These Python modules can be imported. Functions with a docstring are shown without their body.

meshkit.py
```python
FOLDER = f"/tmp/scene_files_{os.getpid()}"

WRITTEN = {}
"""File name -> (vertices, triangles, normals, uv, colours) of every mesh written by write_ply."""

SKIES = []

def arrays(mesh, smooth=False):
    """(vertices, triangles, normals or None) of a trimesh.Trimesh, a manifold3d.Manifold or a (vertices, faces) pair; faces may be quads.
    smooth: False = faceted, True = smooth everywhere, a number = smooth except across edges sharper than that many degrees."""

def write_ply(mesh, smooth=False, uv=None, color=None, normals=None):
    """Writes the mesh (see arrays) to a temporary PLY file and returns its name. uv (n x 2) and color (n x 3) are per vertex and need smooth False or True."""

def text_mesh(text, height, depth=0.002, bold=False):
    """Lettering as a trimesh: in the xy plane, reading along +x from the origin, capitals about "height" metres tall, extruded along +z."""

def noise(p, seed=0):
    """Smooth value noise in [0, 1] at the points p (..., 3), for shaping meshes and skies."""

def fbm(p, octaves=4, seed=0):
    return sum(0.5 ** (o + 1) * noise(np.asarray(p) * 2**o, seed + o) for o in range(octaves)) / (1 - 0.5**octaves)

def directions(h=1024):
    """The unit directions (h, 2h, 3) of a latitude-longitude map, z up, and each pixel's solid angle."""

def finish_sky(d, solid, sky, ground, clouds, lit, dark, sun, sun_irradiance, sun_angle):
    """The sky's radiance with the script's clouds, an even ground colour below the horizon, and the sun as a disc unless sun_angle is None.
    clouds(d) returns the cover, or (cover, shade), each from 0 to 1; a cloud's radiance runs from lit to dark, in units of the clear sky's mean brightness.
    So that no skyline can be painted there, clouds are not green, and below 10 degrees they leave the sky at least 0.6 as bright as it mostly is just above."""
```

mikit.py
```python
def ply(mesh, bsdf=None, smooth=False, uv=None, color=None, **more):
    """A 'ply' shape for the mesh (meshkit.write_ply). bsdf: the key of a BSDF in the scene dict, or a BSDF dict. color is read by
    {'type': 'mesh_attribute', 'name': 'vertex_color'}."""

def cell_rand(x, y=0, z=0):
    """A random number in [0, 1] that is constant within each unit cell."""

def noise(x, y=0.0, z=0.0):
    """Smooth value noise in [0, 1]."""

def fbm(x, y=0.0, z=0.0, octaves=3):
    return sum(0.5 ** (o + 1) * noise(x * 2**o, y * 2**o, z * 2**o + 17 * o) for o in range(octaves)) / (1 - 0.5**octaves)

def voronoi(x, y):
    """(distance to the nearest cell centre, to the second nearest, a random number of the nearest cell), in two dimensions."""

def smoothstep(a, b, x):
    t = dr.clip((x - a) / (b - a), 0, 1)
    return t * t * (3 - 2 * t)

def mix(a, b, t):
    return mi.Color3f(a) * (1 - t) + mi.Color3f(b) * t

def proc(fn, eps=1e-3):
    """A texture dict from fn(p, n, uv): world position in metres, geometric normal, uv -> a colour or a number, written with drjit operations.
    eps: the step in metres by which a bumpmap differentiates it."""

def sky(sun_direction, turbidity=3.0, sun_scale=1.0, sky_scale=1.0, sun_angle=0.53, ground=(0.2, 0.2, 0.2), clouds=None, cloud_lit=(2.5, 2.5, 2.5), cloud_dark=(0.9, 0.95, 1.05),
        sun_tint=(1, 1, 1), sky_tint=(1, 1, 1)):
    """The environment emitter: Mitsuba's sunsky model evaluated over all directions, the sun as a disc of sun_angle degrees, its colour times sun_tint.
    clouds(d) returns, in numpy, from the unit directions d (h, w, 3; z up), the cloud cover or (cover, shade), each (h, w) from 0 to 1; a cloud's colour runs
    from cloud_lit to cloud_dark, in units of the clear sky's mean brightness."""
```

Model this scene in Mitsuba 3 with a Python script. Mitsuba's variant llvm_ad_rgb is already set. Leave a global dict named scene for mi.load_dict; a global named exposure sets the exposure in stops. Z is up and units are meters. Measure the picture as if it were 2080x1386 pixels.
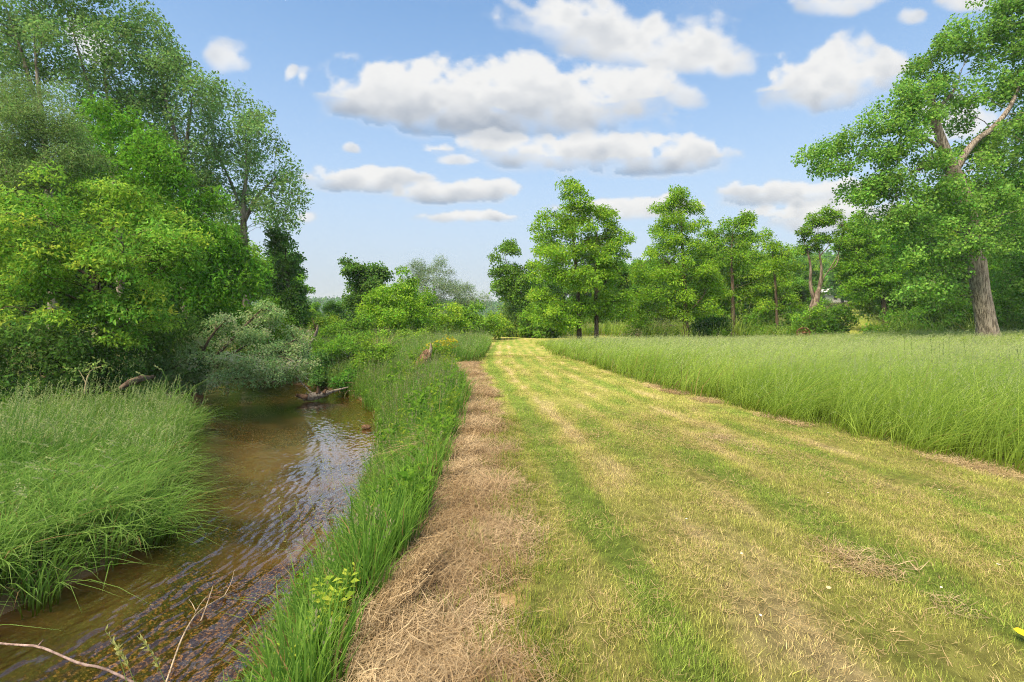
import math, random
import numpy as np, trimesh, shapely, mitsuba as mi, drjit as dr, mikit, meshkit
from mikit import noise, fbm, smoothstep, mix
T = mi.ScalarTransform4f
scene, labels = {}, {}
random.seed(7)

# ------------------------------------------------------------------ camera, sky, exposure
F, U0, V0, EYE = 1040.0, 1040.0, 645.0, 1.75        # focal length in photo pixels, horizon row, eye height
scene['camera'] = {'type': 'perspective', 'fov': 90.0, 'fov_axis': 'x', 'principal_point_offset_y': 0.0346,
                   'to_world': T().look_at([0, 0, EYE], [0, 1, EYE], [0, 0, 1]), 'near_clip': 0.05, 'far_clip': 6000.0}
exposure = 2.8
CLOUDS = [  # centre u, v, half width, height above, height below, shade, slant
    (1010, 215, 375, 105, 82, 1.0, 0.05), (800, 215, 165, 65, 60, 0.9, 0.12), (1200, 205, 190, 75, 75, 0.5, -0.05), (1220, 315, 310, 54, 48, 0.8, 0.02),
    (1290, 85, 260, 85, 62, 0.25, 0.15), (1150, 40, 130, 55, 60, 0.2, 0.1), (1440, 120, 110, 40, 40, 0.2, 0.1), (1392, 190, 50, 34, 34, 0.2, 0),
    (1680, 170, 165, 85, 62, 0.35, -0.1), (1740, 110, 70, 45, 40, 0.2, 0), (1705, 8, 90, 28, 30, 0.15, 0), (1855, 32, 34, 18, 20, 0.15, 0), (1975, 5, 75, 22, 24, 0.15, 0),
    (458, 116, 52, 42, 40, 0.1, 0), (590, 150, 20, 16, 16, 0.1, -0.6), (740, 367, 150, 32, 30, 0.7, 0.03), (915, 395, 145, 28, 22, 0.7, 0.0), (950, 441, 120, 13, 12, 0.5, 0),
    (1610, 392, 180, 34, 34, 0.7, -0.02), (1700, 440, 190, 46, 40, 0.4, 0), (1290, 425, 160, 26, 26, 0.4, 0), (190, 95, 75, 60, 45, 0.1, 0.2), (930, 328, 50, 12, 12, 0.2, 0),
    (1950, 240, 90, 50, 50, 0.1, 0), (715, 302, 24, 10, 10, 0.3, 0), (620, 440, 26, 15, 15, 0.2, 0)]


def clouds(d):
    fwd = d[..., 1] > 0.12
    y = np.maximum(d[..., 1], 0.12)
    u, v = U0 + F * d[..., 0] / y, V0 - F * d[..., 2] / y
    p = np.stack([u / 95, v / 70, u * 0 + 3.3], -1)
    n1 = meshkit.fbm(p, 5, 3) - 0.5
    n2 = meshkit.fbm(p * 0.8 + 31.7, 5, 9) - 0.5
    n3 = meshkit.fbm(np.stack([u / 36, v / 28, u * 0 + 8.1], -1), 5, 5) - 0.5
    uu, vv = u + 60 * n2, v + 34 * n1
    cover, shade, wsum = np.zeros(u.shape), np.zeros(u.shape), np.full(u.shape, 1e-6)
    for cu, cv, a, bu, bd, sh, sl in CLOUDS:
        dv = vv - cv - sl * (u - cu)
        dn = dv / np.where(dv < 0, bu, bd)
        f = 1 - ((uu - cu) / a) ** 2 - np.where(dv < 0, dn ** 2, np.abs(dn) ** 2.6)
        c = np.clip((f + 1.7 * n1 + 1.9 * n3 * np.where(dv < 0, 1, .6) + .05) / np.where(dv < 0, .58 if sh > .3 else 1.0, 1.05), 0, 1)
        c = c * c * (3 - 2 * c) * (1.0 if a > 60 else .9)
        s = np.clip(sh * (0.44 + .90 * dv / bd) + .9 * (sh + .25) * n2 + 1.0 * n3, 0, 1) * np.clip(f * 2.2 + .4, 0, 1)
        cover = np.maximum(cover, c)
        w = c ** 2 + 1e-9
        shade, wsum = shade + s * w, wsum + w
    shade /= wsum
    # the rest of the sky: the same scattered cumulus from noise on a cloud deck
    z = np.maximum(d[..., 2], 0.05)
    q = np.stack([d[..., 0] / z * 1.3, d[..., 1] / z * 1.3, z * 0 + .7], -1)
    g = meshkit.fbm(q, 5, 21)
    rest = np.clip((g - 0.485) / 0.11, 0, 1)
    k = np.clip((d[..., 1] - 0.45) / 0.15, 0, 1) * fwd * np.clip((v + 190) / 150, 0, 1)
    cover = cover * k + rest * (1 - k)
    shade = shade * k + np.clip((g - 0.56) * 5, 0, .8) * (1 - k)
    haze = 0.93 * np.exp(-(np.maximum(d[..., 2], 0) / 0.30) ** 1.5)      # pale air low over the horizon
    streak = .55 * np.exp(-((d[..., 2] - .16) / .07) ** 2) * np.clip((meshkit.fbm(np.stack([u / 330, v / 26, u * 0 + 5], -1), 5, 14) - .50) * 5, 0, 1) * k
    thin = streak + 0.22 * np.clip(meshkit.fbm(np.stack([d[..., 0] * 3, d[..., 1] * 3, d[..., 2] * 9], -1), 4, 4) * 2 - .6, 0, 1)
    c2 = 1 - (1 - cover) * (1 - np.maximum(haze, thin))
    sh2 = np.where(cover > haze, shade, np.maximum(shade * cover, 0.72 * haze))
    return c2, sh2


SUN = (-0.40, -0.42, 0.82)
scene['sky'] = mikit.sky(SUN, turbidity=3, sun_scale=0.80, sky_scale=1.0, sun_angle=32, clouds=clouds, cloud_lit=(1.60, 1.61, 1.61), cloud_dark=(0.72, 0.83, 1.0),
                         sky_tint=(0.79, 0.92, 0.99), sun_tint=(1.0, 0.97, 0.90), ground=(0.1, 0.14, 0.05))


# ------------------------------------------------------------------ helpers
def at(u, v, d):
    """the world point seen at photo pixel (u, v) at distance d along the view axis"""
    return np.array([(u - U0) / F * d, d, EYE - (v - V0) / F * d])


def ss(a, b, x):
    t = np.clip((np.asarray(x, float) - a) / (b - a), 0, 1)
    return t * t * (3 - 2 * t)


def tag(key, label=None, category=None, group=None, kind=None):
    labels[key] = {k: v for k, v in (('label', label), ('category', category), ('group', group), ('kind', kind)) if v}


def put(key, mesh, bsdf, smooth=False, uv=None, color=None):
    scene[key] = mikit.ply(mesh, bsdf, smooth=smooth, uv=uv, color=color)
    return key


# ------------------------------------------------------------------ the lie of the land
RE = np.array([(-1.3, -8), (-1.5, 0), (-1.7, 2.5), (-1.85, 4.1), (-1.92, 6), (-2.35, 9), (-2.9, 12), (-3.85, 15), (-5.7, 19), (-8.4, 22), (-13, 24.5), (-22, 26), (-45, 27)])
LE = np.array([(-7.5, -8), (-6.3, 0), (-5.5, 3), (-5.0, 5), (-4.65, 6.1), (-4.8, 7.2), (-5.75, 8.8), (-7.4, 11.6), (-8.8, 14.5), (-10.4, 17), (-13.5, 19), (-22, 20.5), (-45, 21)])


def chaikin(p, n=3):
    for _ in range(n):
        q = np.empty((2 * len(p) - 2, 2))
        q[0::2], q[1::2] = .75 * p[:-1] + .25 * p[1:], .25 * p[:-1] + .75 * p[1:]
        p = np.vstack([p[:1], q, p[-1:]])
    return p


RE, LE = chaikin(RE, 2), chaikin(LE, 2)
WATER = shapely.Polygon(np.vstack([RE, LE[::-1]]))
ZW = -1.2


def dist(P, line):
    best = np.full(len(P), 1e9)
    for a, b in zip(line[:-1], line[1:]):
        ab = b - a
        t = np.clip(((P - a) @ ab) / (ab @ ab), 0, 1)
        best = np.minimum(best, np.hypot(*(P - a - t[:, None] * ab).T))
    return best


def creek(x, y):
    """signed distance to the water's edge (positive on land), True where the right bank is nearer"""
    P = np.stack([np.ravel(x), np.ravel(y)], 1).astype(float)
    dr_, dl = dist(P, RE), dist(P, LE)
    inside = shapely.contains_xy(WATER, P[:, 0], P[:, 1])
    return np.where(inside, -1, 1) * np.minimum(dr_, dl), dr_ < dl


def gz(x, y, full=False):
    x, y = np.ravel(np.asarray(x, float)), np.ravel(np.asarray(y, float))
    d, right = creek(x, y)
    n = meshkit.fbm(np.stack([x * .45, y * .45, x * 0], 1), 4, 2) - .5
    top = 0.10 * n
    top = top + 0.5 * np.exp(-((x - 29) / 9) ** 2 - ((y - 32) / 9) ** 2)
    top = top + 4.2 * ss(46, 118, y) * ss(6, 46, x) + 19 * ss(125, 250, y) * ss(10, 110, x) + 5 * ss(38, 110, x) * ss(.80, 1.3, x / np.maximum(y, 1))
    w = np.interp(y, [2, 5, 9, 14, 20, 26], [1.05, 1.2, 1.5, 1.9, 2.7, 3.4])
    zr = -1.27 + 1.27 * ss(-.12, 1, d / w) ** .85
    zl = -1.27 + .30 * ss(-.1, .5, d) + .30 * ss(.3, 4.5, d) + .55 * ss(4, 12, d)
    bed = -1.27 - .30 * ss(0, 1.3, -d) + .05 * n
    z = np.where(d < 0, bed, np.where(right, zr, zl) + top * ss(0.3, 3, d))
    z += np.where((d > 0) & ~right, .16 * n * ss(0, 2, d), 0)
    return (z, d, right) if full else z


def xl(y): return .12 - 1.5 * (1 - np.exp(-(np.maximum(y, 0) / 15) ** 3))      # straw strip / mown path
def xr(y): return 1.5 + 7.05 * np.exp(-y / 11)                                # mown path / standing hay
def xb(y): return -.74 - .0078 * (y - 5) ** 2                                  # bank top / straw strip


def djl(y): return .12 - 1.5 * (1 - dr.exp(-dr.power(dr.maximum(y, 0.01) / 15, 3)))
def djr(y): return 1.5 + 7.05 * dr.exp(-y / 11)
def djb(y): return -.74 - .0078 * dr.square(y - 5)


# ------------------------------------------------------------------ materials
def mown(p):
    """0 straw .. 1 green across the mown path: the mower's stripes and patches"""
    t = (p.x - djl(p.y)) / (djr(p.y) - djl(p.y))
    w = .035 * (fbm(p.x * .8, p.y * .35, 3.0) - .5)
    t = t + w
    big = fbm(p.x * .55, p.y * .3, 1.0, 3)
    fine = fbm(p.x * 3.3, p.y * .85, 5.0, 3)
    g = .60 + .26 * (big - .5) + 1.0 * (fine - .5)
    for c, s, a in ((.03, .025, -.10), (.105, .032, .80), (.205, .03, -.30), (.28, .03, .12), (.345, .03, -.24), (.42, .035, .20), (.50, .03, -.20), (.575, .035, .20), (.655, .03, -.20), (.73, .035, .18), (.81, .03, -.20), (.89, .035, .10), (.985, .03, -.20)):
        g = g + .8 * a * dr.exp(-dr.square((t - c) / s))
    return dr.clip(g, 0, 1)


STRAW, YELLOW, GREEN = (.42, .36, .18), (.275, .29, .075), (.170, .245, .045)


def lawn_color(g):
    return dr.select(g < .5, mix(STRAW, YELLOW, smoothstep(.08, .5, g)), mix(YELLOW, GREEN, smoothstep(.5, .95, g)))


def ground_color(p, n, uv):
    x, y = p.x, p.y
    soil = mix((.055, .042, .025), (.10, .075, .04), fbm(x * 2, y * 2, 0.0))
    green = mix((.03, .06, .012), (.06, .095, .02), fbm(x * 1.3, y * 1.3, 4.0))
    base = mix(soil, green, .6)
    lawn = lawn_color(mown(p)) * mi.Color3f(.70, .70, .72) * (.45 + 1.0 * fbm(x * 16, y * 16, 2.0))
    lawn = lawn * (.62 + .38 * smoothstep(7.5, 12, y))      # thatch painted darker, with the shade between the built blades in its colour
    strip = mix((.20, .14, .065), (.33, .245, .125), fbm(x * 5, y * 5, 1.0)) * (.6 + .75 * fbm(x * 26, y * 26, 2.0))
    wob = .35 * (fbm(x * 1.1, y * 1.1, 9.0) - .5)
    far_lawn = smoothstep(31, 34, y + wob * 4) * smoothstep(-2.2, -1.2, x + wob * 2) * (1 - smoothstep(46, 50, y + 8 * wob)) * (1 - smoothstep(25, 30, x + 3 * wob))
    lane = smoothstep(33, 36, y) * (1 - smoothstep(90, 108, y)) * (1 - smoothstep(.035, .075, dr.abs(x / y - .645 - .0006 * (y - 40) + wob * .04)))
    is_lawn = smoothstep(-.06, .06, x - djl(y) + wob * .4) * (1 - smoothstep(-.05, .25, x - djr(y) + wob * .5)) * (1 - smoothstep(36, 40, y)) * smoothstep(-30, -20, y)
    is_strip = smoothstep(-.15, .15, x - djb(y) + wob) * (1 - smoothstep(-.06, .06, x - djl(y) + wob * .4)) * (1 - smoothstep(19, 20.5, y + 2 * wob))
    c = mix(base, strip, is_strip)
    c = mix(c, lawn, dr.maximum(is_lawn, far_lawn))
    c = mix(c, mix((.12, .16, .025), (.17, .19, .045), fbm(x * .4, y * .4, 3.0)), lane)
    # creek bed: gravel and sand
    a, b, r = mikit.voronoi(x * 44, y * 44)
    grav = mix((.030, .020, .009), (.23, .145, .058), r * r * r) * (.45 + .9 * smoothstep(.02, .3, b - a))
    sand = mix((.065, .047, .026), (.15, .104, .056), smoothstep(.3, .75, fbm(x * .9, y * .9, 6.0)))
    sandy = smoothstep(.50, .62, fbm(x * .42 + 3.0, y * .42, 2.0) + .30 * smoothstep(8, 11, y) - .14)
    bed = mix(grav, sand, sandy * .85)
    mud = mix((.10, .065, .04), (.20, .14, .09), fbm(x * 3, y * 3, 7.0))
    c = mix(c, mud, 1 - smoothstep(.1, .4, uv.x))
    return mix(c, bed, 1 - smoothstep(-.12, .0, uv.x))


def P(color, rough=.9, spec=.2, **k):
    return {'type': 'principled', 'base_color': color, 'roughness': rough, 'specular': spec, **k}


def rgb(*c): return {'type': 'rgb', 'value': list(c)}


scene['ground_mat'] = P(mikit.proc(ground_color), .95, .1)


def leaf_mat(tex, trans=.9, rough=.5):
    return {'type': 'principledthin', 'base_color': tex, 'roughness': rough, 'diff_trans': trans, 'spec_trans': 0.0, 'eta': 1.35}


VC = {'type': 'mesh_attribute', 'name': 'vertex_color'}
scene['leaf'] = leaf_mat(VC, .85)


def grass_fn(lo, hi, base, tip, scale, pale=(.30, .31, .14)):
    def fn(p, n, uv):
        f = fbm(p.x * scale, p.y * scale, 2.0)
        k = dr.clip(.62 * uv.x + .75 * (f - .5) + .12, 0, 1)
        c = mix(lo, hi, k)
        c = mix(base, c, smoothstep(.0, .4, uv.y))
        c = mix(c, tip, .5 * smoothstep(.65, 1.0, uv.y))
        return dr.select(uv.x > 1.5, mix(pale, mi.Color3f(pale) * .65, uv.x - 2), dr.select(uv.x > 1.02, mix((.42, .31, .15), (.26, .18, .07), (uv.x - 1.05) * 3), c))
    return mikit.proc(fn)


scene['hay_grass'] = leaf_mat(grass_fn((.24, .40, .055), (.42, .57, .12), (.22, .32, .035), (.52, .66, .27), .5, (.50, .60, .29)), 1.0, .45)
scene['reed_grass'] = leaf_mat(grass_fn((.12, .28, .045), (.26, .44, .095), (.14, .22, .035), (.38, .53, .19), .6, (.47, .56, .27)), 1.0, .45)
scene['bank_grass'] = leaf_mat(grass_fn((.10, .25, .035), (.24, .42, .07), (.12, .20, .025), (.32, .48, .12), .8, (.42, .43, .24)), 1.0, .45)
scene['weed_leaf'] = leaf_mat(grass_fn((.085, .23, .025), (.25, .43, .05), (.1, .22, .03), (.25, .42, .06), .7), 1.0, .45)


def lawn_blade(p, n, uv):
    g = dr.clip(mown(p) + .55 * (uv.x - .5), 0, 1)
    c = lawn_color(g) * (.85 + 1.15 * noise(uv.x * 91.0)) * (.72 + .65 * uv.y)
    return dr.select(uv.x > 1.02, mix((.50, .40, .22), (.33, .25, .11), (uv.x - 1.05) * 1.1), c)


def straw_blade(p, n, uv):
    c = mix((.55, .445, .285), (.245, .17, .09), dr.clip(uv.x * .95 + 1.5 * (fbm(p.x * 1.7, p.y * 1.7, 1.0) - .5), 0, 1))
    return dr.select(uv.x > 1.02, mix((.12, .22, .03), (.30, .31, .07), (uv.x - 1.05) * 1.1), c)


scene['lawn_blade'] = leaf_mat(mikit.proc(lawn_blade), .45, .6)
scene['straw_blade'] = leaf_mat(mikit.proc(straw_blade), .35, .6)


def bark(lo, hi, k=1.0):
    def fn(p, n, uv):
        r = fbm(p.x * 9 * k, p.y * 9 * k, p.z * 1.6 * (k if k < 3 else .55 * k), 4)
        return mix(lo, hi, smoothstep(.3, .7, r)) * (.7 + .6 * fbm(p.x * 2.2, p.y * 2.2, p.z * 2.2))
    return mikit.proc(fn)


scene['bark_brown'] = P(bark((.05, .036, .025), (.15, .115, .085)), .95, .1)
scene['bark_grey'] = P(bark((.10, .085, .068), (.34, .30, .255)), .95, .1)
scene['bark_furrowed'] = P(bark((.09, .076, .06), (.34, .305, .262), 3.2), .95, .1)
scene['bark_gnarled'] = P(bark((.085, .066, .052), (.27, .225, .185), 2.0), .95, .1)
scene['bark_pale'] = P(bark((.10, .085, .07), (.26, .225, .19), 1.4), .95, .1)
scene['dead_wood'] = P(bark((.10, .08, .062), (.33, .28, .225), 2.6), .9, .15)
scene['rotten_wood'] = P(bark((.045, .028, .018), (.20, .125, .08), 2.6), .95, .1)


# ------------------------------------------------------------------ ground sheet, creek, hills
def spread(a, b, step, far, ratio):
    core = list(np.arange(a, b + step / 2, step))
    s, lo, hi = step, [a], [b]
    while lo[-1] > -far or hi[-1] < far:
        s *= ratio
        lo.append(lo[-1] - s); hi.append(hi[-1] + s)
    return np.array(lo[:0:-1] + core + hi[1:])


gx, gy = spread(-13, 8, .14, 1600, 1.13), spread(-2, 26, .16, 1600, 1.09)
X, Y = np.meshgrid(gx, gy)
Z, D, RIGHT = gz(X, Y, True)


def grid_faces(r, c):
    i, j = np.meshgrid(np.arange(r - 1), np.arange(c - 1), indexing='ij')
    a = (i * c + j).ravel()
    return np.vstack([np.stack([a, a + 1, a + c + 1], 1), np.stack([a, a + c + 1, a + c], 1)])


put('ground', (np.stack([X.ravel(), Y.ravel(), Z], 1), grid_faces(*X.shape)), 'ground_mat', True, uv=np.stack([np.clip(D, -3, 3), D * 0], 1))
tag('ground', kind='structure')

# water: one sheet of flow-wise ripples between the banks
rl, ll = shapely.LineString(RE), shapely.LineString(LE)
sy = np.concatenate([np.linspace(.12, .50, 900), np.linspace(.50, 1, 200)[1:]])


def along(line, s): return np.array([c.coords[0] for c in shapely.line_interpolate_point(line, s, normalized=True)])


# both banks are matched by distance downstream of the bend
ra = np.array([p for p in RE]); la = np.array([p for p in LE])
keys = np.linspace(0, 1, 24)
pr, pl = along(rl, keys), along(ll, keys)
A = np.stack([np.interp(sy, keys, pr[:, k]) for k in (0, 1)], 1)
B = np.stack([np.interp(sy, keys, pl[:, k]) for k in (0, 1)], 1)
tt = np.linspace(-.06, 1.06, 170)
Wp = A[:, None] * (1 - tt)[None, :, None] + B[:, None] * tt[None, :, None]
mid = Wp[:, 85]
flow = np.concatenate([[0], np.cumsum(np.hypot(*np.diff(mid, axis=0).T))])
cross = (tt[None, :] * np.hypot(*(A - B).T)[:, None])
fl = np.broadcast_to(flow[:, None], cross.shape)
wav = lambda kx, ky, s, o=2: meshkit.fbm(np.stack([cross * kx + .25 * fl * kx * 0 + s, fl * ky + .45 * cross * ky, cross * 0 + s], -1), o, int(s)) - .5
rough = .16 + 0.75 * ss(9.0, 4.5, Wp[..., 1]) * ss(.62, .2, tt)[None] + .40 * ss(.5, .25, np.abs(tt - .40))[None] * ss(11, 7, Wp[..., 1])
zw = ZW + rough * (.034 * wav(2.6, 1.1, 2) + .036 * wav(7, 2.4, 5) + .024 * wav(15, 5, 8) + .012 * wav(26, 11, 9)) + .008 * wav(15, 11, 11)
# the ripple that a snag draws across the stream
zw += .009 * np.exp(-((cross - 1.4 - .16 * (fl - 11)) / .12) ** 2) * ss(8, 10, fl) * ss(19, 14, fl)
rip = np.exp(-((Wp[..., 0] + 7.7) / .7) ** 2 - ((Wp[..., 1] - 19.6) / 1.0) ** 2)
zw += rip * .07 * (meshkit.fbm(np.stack([cross * 6, fl * 4, cross * 0], -1), 3, 31) - .5)
put('creek_water', (np.concatenate([Wp, zw[..., None]], -1).reshape(-1, 3), grid_faces(*cross.shape)[:, ::-1]), 'water', True)
scene['water'] = {'type': 'thindielectric', 'int_ior': 1.42, 'specular_transmittance': rgb(.80, .72, .52), 'specular_reflectance': rgb(1, 1, 1)}
tag('creek_water', kind='structure')


# ------------------------------------------------------------------ tubes, leaves, trees
def frames(p):
    t = np.gradient(p, axis=0)
    t /= np.linalg.norm(t, axis=1, keepdims=True) + 1e-12
    ref = np.array([1.0, .13, .07]) if abs(t[:, 0]).mean() < .75 else np.array([.1, 1.0, .1])
    a = np.cross(t, ref); a /= np.linalg.norm(a, axis=1, keepdims=True) + 1e-12
    return t, a, np.cross(t, a)


def tube(p, r, sides=6, rough=0.0, seed=0, cap=True):
    p = np.asarray(p, float); r = np.broadcast_to(np.asarray(r, float), (len(p),))
    t, a, b = frames(p)
    ang = np.arange(sides) * 2 * np.pi / sides
    ring = np.cos(ang)[None, :, None] * a[:, None] + np.sin(ang)[None, :, None] * b[:, None]
    rad = np.repeat(r[:, None], sides, 1)
    if rough:
        q = p[:, None] + ring * rad[..., None]
        rad = rad * (1 + rough * (meshkit.fbm(np.concatenate([ring * 3.2, (np.arange(len(p)) * .22)[:, None, None] + 0 * ring[..., :1]], -1)[..., [0, 1, 3]] + ring[..., 2:3] * 2.1, 4, seed) - .5) * 2)
    v = (p[:, None] + ring * rad[..., None]).reshape(-1, 3)
    i, j = np.meshgrid(np.arange(len(p) - 1), np.arange(sides), indexing='ij')
    q = np.stack([i * sides + j, i * sides + (j + 1) % sides, (i + 1) * sides + (j + 1) % sides, (i + 1) * sides + j], -1).reshape(-1, 4)
    f = np.vstack([q[:, [0, 1, 2]], q[:, [0, 2, 3]]])
    if cap:
        n = len(v)
        v = np.vstack([v, p[:1], p[-1:]])
        k = np.arange(sides)
        f = np.vstack([f, np.stack([(k + 1) % sides, k, np.full(sides, n)], 1), np.stack([k + n - sides, (k + 1) % sides + n - sides, np.full(sides, n + 1)], 1)])
    return v, f


def join(parts):
    vs, fs, n = [], [], 0
    for v, f in parts:
        vs.append(v); fs.append(f + n); n += len(v)
    return np.vstack(vs), np.vstack(fs)


def resample(p, step):
    p = np.asarray(p, float)
    s = np.concatenate([[0], np.cumsum(np.linalg.norm(np.diff(p[:, :3], axis=0), axis=1))])
    n = max(2, int(s[-1] / step) + 1)
    k = np.linspace(0, s[-1], n)
    return np.stack([np.interp(k, s, p[:, i]) for i in range(p.shape[1])], 1)


def smooth_path(p, n=2):
    p = np.asarray(p, float)
    for _ in range(n):
        q = np.empty((2 * len(p) - 2, p.shape[1]))
        q[0::2], q[1::2] = .75 * p[:-1] + .25 * p[1:], .25 * p[:-1] + .75 * p[1:]
        p = np.vstack([p[:1], q, p[-1:]])
    return p


def unit(v): return v / (np.linalg.norm(v, axis=-1, keepdims=True) + 1e-9)


def leaf_mesh(pos, axis, nrm, L, W, fold=.15):
    """one bent leaf of two triangles at each pos"""
    t = unit(axis); n = unit(nrm - (nrm * t).sum(1, keepdims=True) * t); w = np.cross(n, t)
    L, W = np.broadcast_to(L, (len(pos),))[:, None], np.broadcast_to(W, (len(pos),))[:, None]
    m = pos + t * L * .45
    v = np.stack([pos, m + w * W / 2 + n * W * fold, pos + t * L - n * L * .12, m - w * W / 2 + n * W * fold], 1).reshape(-1, 3)
    k = np.arange(len(pos))[:, None] * 4
    return v, np.vstack([k + [0, 1, 2], k + [0, 2, 3]])


def leaf_colors(cl, n, base, var, rng, cvar=.2, young=None):
    """per leaf colours: every clump has its own tone, every leaf its own too; young = colour of fresh leaves on some clumps"""
    base = np.asarray(base, float)
    k = cl.max() + 1
    tone = 1 + cvar * rng.normal(size=k)
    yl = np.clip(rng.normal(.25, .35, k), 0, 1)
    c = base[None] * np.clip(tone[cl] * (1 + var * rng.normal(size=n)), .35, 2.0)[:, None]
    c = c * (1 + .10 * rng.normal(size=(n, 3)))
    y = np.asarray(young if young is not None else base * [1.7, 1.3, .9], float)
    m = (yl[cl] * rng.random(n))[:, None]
    return np.clip(c * (1 - m) + y * m, .004, .6)


def foliage(centres, spread_r, per, L, W, rng, out_from=None, droop=.0, flat=.6, base=(.05, .11, .02), var=.22, cvar=.2, young=None, up=.55):
    n = len(centres) * per
    cl = np.repeat(np.arange(len(centres)), per)
    off = rng.normal(size=(n, 3)) * [1, 1, flat]
    off *= np.minimum(1, 1.7 / (np.linalg.norm(off, axis=1, keepdims=True) + 1e-9))
    pos = centres[cl] + off * np.asarray(spread_r)[cl][:, None] if np.ndim(spread_r) else centres[cl] + off * spread_r
    pos[:, 2] -= droop * spread_r * (off[:, :2] ** 2).sum(1) if not np.ndim(spread_r) else 0
    nrm = unit(rng.normal(size=(n, 3)) + np.array([0, 0, 1]) * up * 1.6 + unit(off) * .5)
    ax = unit(unit(off) * .7 + rng.normal(size=(n, 3)) * .7 + [0, 0, -droop - .15])
    s = np.clip(1 + .28 * rng.normal(size=n), .45, 1.7)
    v, f = leaf_mesh(pos, ax, nrm, L * s, W * s)
    return v, f, np.repeat(leaf_colors(cl, n, base, var, rng, cvar, young), 4, 0)


def lobe(u, v, ru, rv, d, dd=0.0, k=1.0):
    """an ellipsoid of crown, given by how wide and tall it is seen from the camera's distance d"""
    c = at(u, v, d + dd)
    s = (d + dd) / F
    return (*c, ru * s, .5 * (ru + rv) * s, rv * s, k)


GAIN = 2.55      # leaves reflect about half of this and let the other half through


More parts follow.
